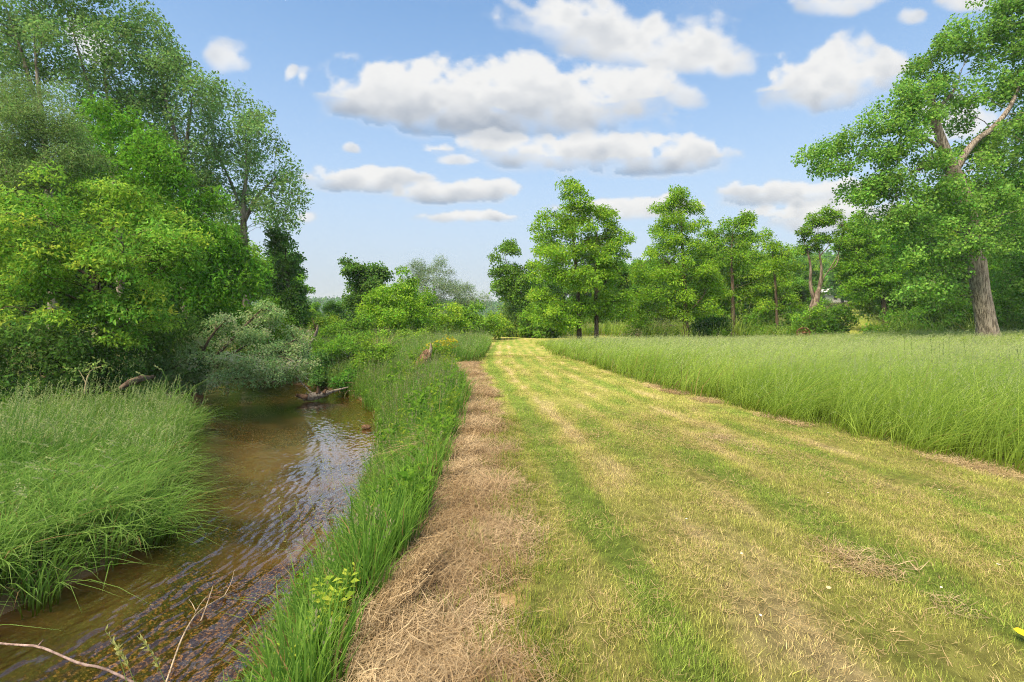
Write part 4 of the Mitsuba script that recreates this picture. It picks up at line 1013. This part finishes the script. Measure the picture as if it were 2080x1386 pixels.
scatter('mown_grass', thatch, x, y, rgr, (.8, 1.2), label='short mown grass of the striped path', category='grass')
x, y = area(4.2, -2, 13, 8.6, 24, lawn_in)
scatter('mown_grass', lawn2, x, y, rgr, (.85, 1.15), label='short mown grass of the striped path', category='grass')

straw = [group(f'straw_{i}', strands(520, .5, .120, .0027, rgr, .05, .35), 'straw_blade') for i in range(6)]
stub = [group(f'stubble_{i}', blades(70, .14, .10, .004, .6, (0, 0), 2, rgr, 0, .0, .4), 'straw_blade') for i in range(3)]
sprout = []
for i in range(3):
    v, f, uv = blades(46, .10, .11, .005, .5, (0, 0), 3, rgr, 0, 0, .35)
    uv[:, 0] = 1.05 + .9 * uv[:, 0]
    sprout.append(group(f'sprout_{i}', (v, f, uv), 'straw_blade'))
strip_in = lambda x, y: (x > xb(y) - .12 + .8 * edge(x * 2, y * 2)) & (x < xl(y) - .10 + 1.1 * edge(x * 2.5, y * 2.5))
x, y = area(22, -3.4, .4, 1.2, 19.8, strip_in)
lump = .5 + 1.3 * meshkit.fbm(np.stack([x * 2.2, y * 2.2, x * 0], 1), 3, 40) ** 2
scatter('dry_cut_grass', straw, x, y, rgr, (.85, 1.2), lump, label='strip of dry brown cut grass along the top of the bank', category='dry grass')
x, y = area(7, -3.4, .5, 1.2, 19.8, strip_in)
scatter('dry_cut_grass', stub, x, y, rgr, (.6, 1.2), label='strip of dry brown cut grass along the top of the bank', category='dry grass')
x, y = area(14, -3.4, .5, 1.2, 14, lambda x, y: strip_in(x, y) & (meshkit.fbm(np.stack([x * 1.6, y * 1.6, x * 0], 1), 3, 44) > .50 + .06 * (x < xl(y) - .25)))
scatter('dry_cut_grass', sprout, x, y, rgr, (.6, 1.1), label='strip of dry brown cut grass along the top of the bank', category='dry grass')
x = xl(yy_ := rgr.uniform(1.8, 9, 260)) + rgr.normal(-.02, .16, 260); y = yy_
scatter('dry_cut_grass', sprout, x, y, rgr, (.6, 1.1), label='strip of dry brown cut grass along the top of the bank', category='dry grass')
# rows of clippings left by the mower, mostly along the foot of the standing hay
yy = np.concatenate([rgr.uniform(4.5, 16, 150), rgr.uniform(2.3, 9, 60), rgr.uniform(2.3, 9, 50)])
tt_ = np.concatenate([rgr.normal(.985, .010, 150), rgr.normal(.36, .012, 60), rgr.normal(.60, .012, 50)])
xx = xl(yy) + tt_ * (xr(yy) - xl(yy))
keep = (meshkit.fbm(np.stack([xx * .7, yy * .7, xx * 0], 1), 2, 51) > .56) & (xx < 1.08 * yy)
scatter('clippings', [group(f'clip_{i}', strands(150, .36, .10, .0028, rgr, .035, .25), 'straw_blade') for i in range(3)], xx[keep], yy[keep], rgr, (.7, 1.1), label='rows of dry clippings on the mown path', category='dry grass')


# ------------------------------------------------------------------ driftwood, stumps, dead stems and other single things
def solid(key, path, radii, sides, mat, rough=.12, seed=0, n=3, step=.05):
    p = np.concatenate([np.asarray(path, float), np.asarray(radii, float)[:, None]], 1)
    p = resample(smooth_path(p, n), step)
    return put(key, tube(p[:, :3], p[:, 3], sides, rough, seed), mat, True)


lz = ZW
a_, b_ = at(625, 818, 18.0), at(700, 800, 18.9)
k = 'driftwood_log'
solid(k + '__trunk', [(a_[0] - .10, 17.85, lz + .10), (a_[0] + .12, 18.0, lz + .16), (a_[0] + .45, 18.25, lz + .2), (b_[0] - .35, 18.7, lz + .26), (b_[0] + .1, 19.0, lz + .36)], [.06, .16, .10, .045, .02], 20, 'dead_wood', .45, 4)
solid(k + '__stub', [(a_[0] + .05, 17.9, lz + .16), (a_[0] - .18, 17.85, lz + .20), (a_[0] - .34, 17.8, lz + .25)], [.12, .08, .05], 8, 'rotten_wood', .25, 5)
solid(k + '__stub_001', [(a_[0] + .3, 18.1, lz + .25), (a_[0] + .33, 18.1, lz + .42), (a_[0] + .30, 18.12, lz + .52)], [.08, .06, .02], 7, 'rotten_wood', .25, 6)
solid(k + '__stub_002', [(a_[0] + .5, 18.2, lz + .25), (a_[0] + .56, 18.2, lz + .40)], [.07, .03], 7, 'rotten_wood', .25, 7)
solid(k + '__branch', [(a_[0] + .12, 18.05, lz + .28), (a_[0] - .15, 18.2, lz + .48), (a_[0] - .45, 18.3, lz + .72), (a_[0] - .66, 18.4, lz + .98)], [.034, .028, .022, .012], 6, 'dead_wood', .05, 8)
tag(k, 'weathered driftwood log with a thin upturned branch lying in the creek', 'log')

k = 'root_tangle'
r_ = rg(); ps = []
for i in range(34):
    p0 = np.array([b_[0] + r_.uniform(.1, 1.2), 19.0 + r_.uniform(-.1, .5), lz + r_.uniform(.05, .45)])
    p1 = p0 + r_.normal(size=3) * [.35, .15, .12]; p2 = p1 + r_.normal(size=3) * [.3, .15, .15]
    ps.append(tube(smooth_path([p0, p1, p2], 2), np.linspace(.022, .006, 6 if False else len(smooth_path([p0, p1, p2], 2))), 4))
put(k, join(ps), 'rotten_wood', True)
tag(k, 'tangle of brown roots where the driftwood log meets the bank', 'roots')

k = 'rotten_stump'
c = at(862, 742, 18.2); c[2] = gz(c[0], c[1])[0] + .10
solid(k + '__trunk', [(c[0] - .05, c[1], c[2] - .6), (c[0] - .02, c[1], c[2] + .05), (c[0] + .06, c[1], c[2] + .35), (c[0] + .16, c[1] + .05, c[2] + .55)], [.30, .28, .21, .10], 14, 'rotten_wood', .45, 9)
solid(k + '__spike', [(c[0] + .15, c[1], c[2] + .4), (c[0] + .25, c[1], c[2] + .6), (c[0] + .22, c[1], c[2] + .82)], [.09, .06, .015], 7, 'dead_wood', .25, 10)
solid(k + '__root', [(c[0] - .05, c[1] - .05, c[2] + .25), (c[0] - .24, c[1] - .12, c[2] + .12), (c[0] - .3, c[1] - .15, c[2] - .12)], [.10, .08, .04], 8, 'rotten_wood', .3, 11)
tag(k, 'jagged reddish brown rotten stump at the top of the right bank', 'stump')

k = 'broken_snag'
c = at(612, 742, 24)
solid(k + '__trunk', [at(606, 760, 24), at(622, 725, 24), at(632, 695, 24), at(645, 672, 24), at(645, 660, 24)], [.06, .07, .075, .07, .03], 8, 'dead_wood', .2, 13)
solid(k + '__branch', [at(643, 672, 24), at(637, 655, 24), at(634, 644, 24)], [.045, .025, .008], 6, 'bark_brown', .1, 14)
tag(k, 'bare broken snag leaning over the creek beside the silver leaved shrub', 'snag')

k = 'dead_sapling'
solid(k + '__trunk', [at(172, 800, 11.6), at(175, 775, 11.6), at(184, 752, 11.6)], [.022, .018, .012], 6, 'pale_stem', .05, 15)
solid(k + '__branch', [at(174, 778, 11.6), at(168, 765, 11.6), at(160, 752, 11.6)], [.012, .009, .005], 5, 'pale_stem', .05, 16)
solid(k + '__branch_001', [at(184, 754, 11.6), at(195, 747, 11.55), at(206, 745, 11.5)], [.011, .008, .004], 5, 'pale_stem', .05, 17)
r_ = rg()
v, f, cc = foliage(np.array([at(u, w, 11.6) for u, w in ((158, 750), (184, 745), (195, 742), (206, 746), (176, 740), (168, 757), (200, 750), (172, 790), (164, 795))]), .13, 20, .075, .03, r_, base=(.24, .36, .10), young=(.34, .40, .18))
put(k + '__crown', (v, f), 'leaf', False, color=cc)
scene['pale_stem'] = P(rgb(.38, .34, .20), .8, .2)
tag(k, 'pale dead sapling with a few light green leaves before the shaded shrub', 'sapling')

k = 'fallen_trunk'
solid(k, [at(243, 790, 12.6), at(262, 778, 12.8), at(285, 770, 13.2), at(310, 766, 13.8)], [.04, .08, .085, .05], 14, 'bark_brown', .45, 18)
tag(k, 'dark brown fallen trunk at the back of the reed grass', 'log')

k = 'foreground_branch'
solid(k + '__stem', [at(-40, 1303, 3.5), at(30, 1310, 3.45), at(78, 1312, 3.42), at(120, 1330, 3.4), at(165, 1350, 3.38), at(205, 1355, 3.36), at(260, 1380, 3.34), at(330, 1420, 3.3)], [.0065, .006, .008, .0065, .0085, .0075, .008, .009], 8, 'pink_twig', .08, 19, 1, .02)
solid(k + '__twig', [at(78, 1312, 3.42), at(83, 1306, 3.42), at(88, 1300, 3.42)], [.006, .005, .003], 6, 'pink_twig', .08, 20, 1, .02)
scene['pink_twig'] = P(bark((.15, .105, .095), (.33, .25, .225), 5.0), .7, .3)
tag(k, 'bare knotted branch reaching over the water at the lower left corner', 'branch')

k = 'drift_twig'
zt = lambda u, v, h=.03: (lambda d: at(u, v, d))((EYE - ZW - h) * F / (v - V0))
solid(k + '__stem', [zt(338, 1386), zt(355, 1335, .06), zt(372, 1290, .08), zt(398, 1245, .08), (zt(430, 1225, .05)), zt(500, 1185, .03)], [.0075, .0075, .007, .006, .005, .003], 6, 'pale_twig', .08, 21, 2, .03)
solid(k + '__twig', [zt(408, 1262, .02), zt(420, 1230, .12), zt(433, 1190, .25)], [.007, .006, .003], 6, 'pale_twig', .05, 22, 1, .03)
solid(k + '__twig_001', [zt(395, 1248, .07), zt(410, 1222, .10), zt(428, 1205, .12)], [.005, .004, .002], 5, 'pale_twig', .05, 23, 1, .03)
solid(k + '__twig_002', [zt(398, 1242, .08), zt(390, 1225, .12), zt(384, 1218, .13)], [.004, .003, .002], 5, 'pale_twig', .05, 24, 1, .03)
solid(k + '__twig_003', [zt(455, 1212, .05), zt(470, 1185, .10), zt(476, 1158, .2)], [.005, .004, .002], 5, 'pale_twig', .05, 25, 1, .03)
scene['pale_twig'] = P(bark((.22, .17, .12), (.43, .36, .27), 5.0), .7, .3)
tag(k, 'pale forked twig snagged in the shallow rippling water', 'twig')

k = 'flood_debris'
r_ = rg(); ps = []
for i in range(26):
    p0 = zt(468, 1200, .03) + r_.normal(size=3) * [.10, .08, .02]
    p1 = p0 + r_.normal(size=3) * [.10, .08, .03]
    ps.append(tube(np.stack([p0, (p0 + p1) / 2 + r_.normal(size=3) * .015, p1]), [.005, .004, .002], 4))
put(k, join(ps), 'rotten_wood', True)
tag(k, 'small clump of brown debris caught on the pale twig in the water', 'debris')

k = 'mud_bank_clod'
r_ = rg()
c = zt(745, 868, .05)
ic = trimesh.creation.icosphere(3, .13)
vv = ic.vertices * [1.0, .8, .55]; vv = vv * (1 + .7 * (meshkit.fbm(vv * 7, 4, 3) - .5))[:, None] + c
put(k, (vv, ic.faces), 'rotten_wood', True)
tag(k, 'dark earth clod at the waterline of the right bank', 'clod')


def seed_stalk(key, root, tip, rng, label, n=26, L=.035, W=.009, colour='seed_head', stem_r=.0022, head=.35, droop=.06, group=None):
    p = resample(smooth_path([root, (np.asarray(root) * .4 + np.asarray(tip) * .6) + [0, 0, .06], tip], 2), .03)
    put(key + '__stem', tube(p, np.linspace(stem_r, stem_r * .45, len(p)), 5), 'grass_stem', True)
    q = p[rng.integers(int(len(p) * (1 - head)), len(p), n)]
    t = unit(p[-1] - p[-6])
    v, f = leaf_mesh(q, t * .9 + rng.normal(size=(n, 3)) * .45, rng.normal(size=(n, 3)), L * rng.uniform(.6, 1.2, n), W)
    put(key + '__seed_head', (v, f), colour, False)
    tag(key + '__seed_head', kind='stuff')
    tag(key, label, 'grass stalk', group)


scene['grass_stem'] = P(rgb(.16, .24, .06), .6, .3)
scene['seed_head'] = leaf_mat(rgb(.50, .52, .20), .8, .5)
scene['dock_head'] = leaf_mat(rgb(.10, .19, .05), .6, .6)
r_ = rg()
seed_stalk('seed_stalk', at(300, 1460, 2.5), at(232, 1310, 2.5), r_, 'arching green seed head at the bottom edge, left of its neighbour', 34)
seed_stalk('seed_stalk_001', at(362, 1460, 2.55), at(290, 1302, 2.55), r_, 'arching green seed head at the bottom edge, right of its neighbour', 30)
seed_stalk('seed_stalk_002', at(262, 1400, 2.6), at(214, 1282, 2.6), r_, 'thin straight dry stalk beside the arching seed heads', 3)
for i, (u0, v0, u1, v1, d) in enumerate(((1838, 735, 1836, 682, 12), (1852, 738, 1850, 684, 12.4), (1893, 745, 1890, 680, 11.4), (1905, 742, 1908, 690, 12), (1912, 746, 1916, 680, 11.6), (1925, 742, 1928, 686, 12.2), (1965, 740, 1957, 688, 11.8), (2050, 735, 2050, 712, 11), (2075, 745, 2066, 705, 10.8))):
    kk = 'dock_stalk' + (f'_{i:03d}' if i else '')
    tip = at(u1, v1, d); root = (at(u0, v0, d)[0] + .05, d, gz(at(u0, v0, d)[0], d)[0])
    seed_stalk(kk, root, tip, r_, f'{ORD[i]} dark weed stalk from the left of those above the hay', 46, .03, .014, 'dock_head', .005, .42, group='dark weed stalks in the hay')
for i, (u, v, d) in enumerate(((566, 1025, 5.0), (600, 1020, 5.2), (628, 1000, 5.4), (640, 912, 6.4), (648, 985, 5.8), (655, 925, 6.2), (668, 935, 6.3), (690, 945, 6.4))):
    kk = 'bank_seed_stalk' + (f'_{i:03d}' if i else '')
    tip = at(u, v, d); rx = tip[0] + .25; seed_stalk(kk, (rx, d - .05, gz(rx, d)[0]), tip, r_, f'{ORD[i]} from the left of the thin flowering grass stalks over the water', 30, .03, .006, 'seed_head', .0018, .3, group='flowering grass stalks on the right bank')

# leafy sprigs on the bank beside the straw
scene['sprig_leaf'] = leaf_mat(mikit.proc(lambda p, n, uv: mix((.30, .46, .05), (.50, .58, .09), uv.x)), .9, .4)
r_ = rg()
SPR = [(640, 1262, 3.0, 'yellow green bramble sprig nearest the bottom edge of the right bank'), (690, 1235, 3.15, 'yellow green bramble sprig against the tall bank grass'), (600, 1320, 2.85, 'small bramble sprig low beside the water grass'), (700, 1205, 3.3, 'upright pale green sprig, highest of the brambles'),
       (860, 960, 5.6, 'leafy green weed with long leaves at the bank top'), (815, 985, 5.2, 'leafy weed left of the long leaved one'), (840, 1010, 5.0, 'bushy green weed at the edge of the straw'), (780, 1000, 5.0, 'fresh green weed halfway down the bank')]
for i, (u, v, d, lab) in enumerate(SPR):
    kk = 'bank_sprig' + (f'_{i:03d}' if i else '')
    c = at(u, v, d); g0 = gz(c[0], c[1])[0]; h = max(.25, c[2] - g0 + .12)
    big = i >= 4
    parts, pos, ax = [], [], []
    for s_ in range(3 if not big else 6):
        a = r_.uniform(0, 6.28); tip = np.array([math.cos(a) * .12, math.sin(a) * .12, h * r_.uniform(.75, 1.1)])
        p = smooth_path(np.stack([(0, 0, -.05), tip * [.3, .3, .55], tip]), 2) + [c[0], c[1], g0]
        parts.append(tube(p, np.linspace(.005, .002, len(p)), 5))
        m = 9 if not big else 16
        t = np.linspace(.25, 1, m); ii = (t * (len(p) - 1)).astype(int)
        for j in range(m):
            for q in range(3 if not big else 2):
                b = j * 2.4 + q * 1.9 + r_.normal(0, .3)
                pos.append(p[ii[j]]); ax.append((math.cos(b), math.sin(b), .15 + .25 * t[j]))
    pos, ax = np.array(pos), np.array(ax)
    sc_ = r_.uniform(.6, 1.2, len(pos))
    v_, f_ = leaf_mesh(pos + ax * .02, ax, np.array([0, 0, 1]) + r_.normal(size=(len(pos), 3)) * .3, (.062 if not big else .10) * sc_, (.036 if not big else .026) * sc_)
    put(kk + '__stem', join(parts), 'grass_stem', True)
    put(kk + '__leaves', (v_, f_), 'sprig_leaf' if not big else 'weed_leaf', False, uv=np.repeat(np.stack([r_.random(len(pos)), np.full(len(pos), .6)], 1), 4, 0))
    tag(kk + '__leaves', kind='stuff')
    tag(kk, lab, 'plant')

# yellowing vine patch, dry grass tuft, purple flowers on the far part of the bank
scene['yellow_leaf'] = leaf_mat(mikit.proc(lambda p, n, uv: mix((.62, .50, .03), (.42, .46, .05), uv.x)), .9, .5)
r_ = rg()


def leafy_patch(key, pts, spread_r, per, L_, W_, mat, label, cat, part='leaves'):
    C = np.array(pts)
    v, f, c_ = foliage(C, spread_r, per, L_, W_, r_, base=(.1, .1, .1))
    put(key + '__' + part, (v, f), mat, False, uv=np.repeat(np.stack([r_.random(len(v) // 4), np.full(len(v) // 4, .6)], 1), 4, 0))
    tag(key + '__' + part, kind='stuff')
    g0 = gz(C[:, 0], C[:, 1])
    put(key + '__stems', join([tube(np.stack([[c_[0] + .03, c_[1], z_ - .05], c_]), [.006, .003], 4) for c_, z_ in zip(C, g0)]), 'grass_stem', True)
    tag(key + '__stems', kind='stuff')
    tag(key, label, cat)


leafy_patch('yellow_vine', [at(u, v, 20.6 + .2 * r_.random()) for u, v in ((875, 712), (885, 706), (895, 702), (905, 697), (912, 694), (918, 699), (890, 712), (903, 706), (868, 722))], .17, 34, .11, .08, 'yellow_leaf', 'patch of bright yellow leaves on the bank top above the rotten stump', 'vine')
scene['purple_petal'] = leaf_mat(rgb(.34, .26, .50), .6, .5)
leafy_patch('purple_flowers', [at(u, v, 22.5) for u, v in ((698, 713), (704, 716), (709, 721), (694, 716))], .10, 16, .05, .04, 'purple_petal', 'small clump of pale purple flowers on the far bank slope', 'flowers', 'petals')
v, f, uv = blades(130, .30, 1.25, .014, .5, (.2, 0), 3, r_, 0, 1.0, .3)
c = at(775, 735, 21.5); g0 = gz(c[0], c[1])[0]
scene['dry_stalk'] = leaf_mat(mikit.proc(lambda p, n, uv: mix((.50, .38, .24), (.30, .22, .13), (uv.x - 1.05) * 3)), .4, .6)
put('dry_grass_tuft__blades', (v + [c[0], c[1], g0], f), 'dry_stalk', False, uv=uv)
tag('dry_grass_tuft__blades', kind='stuff')
tag('dry_grass_tuft', 'tuft of tall dry tan grass among the green bank plants', 'dry grass')
v, f, uv = blades(170, .16, .42, .005, 1.1, (-.5, -.3), 4, r_, 0, 1.0, .3, floppy=.5)
c = at(915, 920, 6.9); g0 = gz(c[0], c[1])[0]
put('dry_grass_overhang__blades', (v * [1.5, 1.8, 1] + [c[0], c[1], g0], f), 'dry_stalk', False, uv=uv)
tag('dry_grass_overhang__blades', kind='stuff')
tag('dry_grass_overhang', 'pale dead grass drooping over the bank edge beside the straw strip', 'dry grass')
v, f, uv = blades(190, .10, .22, .005, 1.0, (.1, .1), 3, r_, 0, 1.0, .3, floppy=.4)
c = at(1008, 1000, 5.2); g0 = gz(c[0], c[1])[0]
put('dry_grass_hummock__blades', (v * [1.6, 1.6, 1] + [c[0], c[1], g0], f), 'dry_stalk', False, uv=uv)
tag('dry_grass_hummock__blades', kind='stuff')
tag('dry_grass_hummock', 'greyish tussock of dead grass in the middle of the straw strip', 'dry grass')

# brush pile and the open frame at the wood's edge
k = 'brush_pile'
r_ = rg(); ps = []
c = at(1335, 668, 46); c[2] = gz(c[0], c[1])[0]
for i in range(150):
    a = r_.uniform(-.5, .5); ln = r_.uniform(.8, 2.2)
    p0 = c + [r_.normal(0, 1.3), r_.normal(0, .7), abs(r_.normal(0, .45)) + .15]
    dv = np.array([math.cos(a) * ln * r_.choice([-1, 1]), r_.normal(0, .3), r_.normal(0, .35)])
    ps.append(tube(np.stack([p0 - dv / 2, p0 + r_.normal(size=3) * .06, p0 + dv / 2]), [r_.uniform(.02, .05), .025, .008], 4))
put(k, join(ps), 'dead_wood', True)
tag(k, 'grey brown pile of cut brush behind the hay, left of the low forked walnut', 'brush pile')

k = 'spoked_frame'
c = at(1632, 684, 38.6); c[2] = gz(c[0], c[1])[0] + .42
ang = np.arange(9) * 2 * np.pi / 8 + .2
rim = np.stack([c[0] + .60 * np.cos(ang), c[1] + .15 * np.cos(ang), c[2] + .40 * np.sin(ang)], 1)
put(k + '__rim', join([tube(np.stack([rim[i], rim[i + 1]]), [.045, .045], 8) for i in range(8)]), 'rust', True)
for i in range(4):
    put(k + '__spoke' + (f'_{i:03d}' if i else ''), tube(np.stack([rim[i], c + [0, .02 * (i - 1.5), 0], rim[i + 4]]), [.03, .035, .03], 6), 'rust', True)
scene['rust'] = P(bark((.07, .03, .02), (.20, .10, .06), 2.0), .95, .1)
tag(k, 'rusty brown spoked frame at the foot of the gnarled tree', 'frame')

# far white building
k = 'white_building'
c = at(1690, 617, 150)
gb = gz(c[0], c[1])[0]
put(k + '__wall', trimesh.creation.box([9, 6, 2.6], T_ if False else trimesh.transformations.translation_matrix([c[0], c[1] + 3, gb + 1.1])), 'white_wall')
roof = trimesh.creation.extrude_polygon(shapely.Polygon([(-3.5, 0), (3.5, 0), (0, 2.2)]), 9.8, engine='earcut')
M_ = trimesh.transformations.translation_matrix([c[0] - 4.9, c[1] + 3, gb + 2.403]) @ np.array([[0, 0, 1, 0], [1, 0, 0, 0], [0, 1, 0, 0], [0, 0, 0, 1.0]])
roof.apply_transform(M_)
put(k + '__roof', roof, 'metal_roof')
for i, dx in enumerate((-2.6, 1.0)):
    put(k + '__window' + (f'_{i:03d}' if i else ''), trimesh.creation.box([1.0, .08, .9], trimesh.transformations.translation_matrix([c[0] + dx, c[1] - .02, gb + 1.4])), 'dark_pane')
put(k + '__door', trimesh.creation.box([1.0, .08, 1.9], trimesh.transformations.translation_matrix([c[0] + 3, c[1] - .02, gb + .80])), 'dark_pane')
scene['white_wall'] = P(rgb(.72, .72, .70), .7, .3)
scene['metal_roof'] = P(rgb(.62, .66, .70), .45, .4)
scene['dark_pane'] = P(rgb(.05, .055, .06), .2, .5)
tag(k, 'far white building with a pale roof glimpsed through the trees', 'building')

# little things on the mown path
scene['white_petal'] = leaf_mat(rgb(.80, .80, .76), .4, .6)
scene['buff_leaf'] = leaf_mat(rgb(.72, .56, .34), .4, .6)
scene['lemon_leaf'] = leaf_mat(rgb(.75, .62, .04), .4, .5)


def fallen_leaf(key, u, v, size, mat, label, lift=.05, group=None, cat='leaf'):
    d = (EYE - .02) * F / (v - V0); c = at(u, v, d); r = np.random.default_rng(int(u))
    a = r.uniform(0, 6.28); g0 = gz(c[0], c[1])[0] + lift
    s = np.linspace(-1, 1, 7)
    w = np.sqrt(np.maximum(0, 1 - s ** 2)) * (.55 + .12 * np.sin(5 * s)) + .02
    mid_ = np.stack([s * size / 2, s * 0, .12 * size * s ** 2], 1)
    L_ = np.stack([s * size / 2, w * size / 2, .10 * size * s ** 2 + .14 * size * w], 1); R_ = L_ * [1, -1, 1]
    V = np.vstack([mid_, L_, R_]); ff = []
    for i in range(6):
        ff += [[i, i + 1, 8 + i], [i, 8 + i, 7 + i], [i, 15 + i, i + 1], [i, 14 + i, 15 + i]]
    ca, sa = math.cos(a), math.sin(a)
    V = V @ np.array([[ca, sa, 0], [-sa, ca, 0], [0, 0, 1]]) + [c[0], c[1], g0]
    put(key, (V, np.array(ff)), mat, True)
    tag(key, label, cat, group)


fallen_leaf('yellow_leaf_fallen', 2074, 1303, .085, 'lemon_leaf', 'bright yellow fallen leaf at the right edge of the mown path')
fallen_leaf('buff_leaf_fallen', 1683, 1209, .045, 'buff_leaf', 'pale buff dead leaf lying on the mown path')
for i, (u, v) in enumerate(((2028, 1154), (1908, 1003), (1682, 1009), (1506, 1137), (1545, 1265), (1912, 1204), (1555, 881), (1394, 1064))):
    fallen_leaf('white_petal_fallen' + (f'_{i:03d}' if i else ''), u, v, .024, 'white_petal', 'small white petal lying on the mown path', group='white petals on the mown path', cat='petal')

# ------------------------------------------------------------------ the air
scene['haze_air'] = {'type': 'homogeneous', 'albedo': rgb(.95, .95, .95), 'sigma_t': rgb(.00026, .00031, .00038), 'phase': {'type': 'isotropic'}}
scene['haze'] = {'type': 'cube', 'to_world': T().translate([0, 300, 25]).scale([2100, 2100, 32]), 'bsdf': {'type': 'null'}, 'interior': {'type': 'ref', 'id': 'haze_air'}}
scene['camera']['medium'] = {'type': 'ref', 'id': 'haze_air'}
tag('haze', kind='stuff')
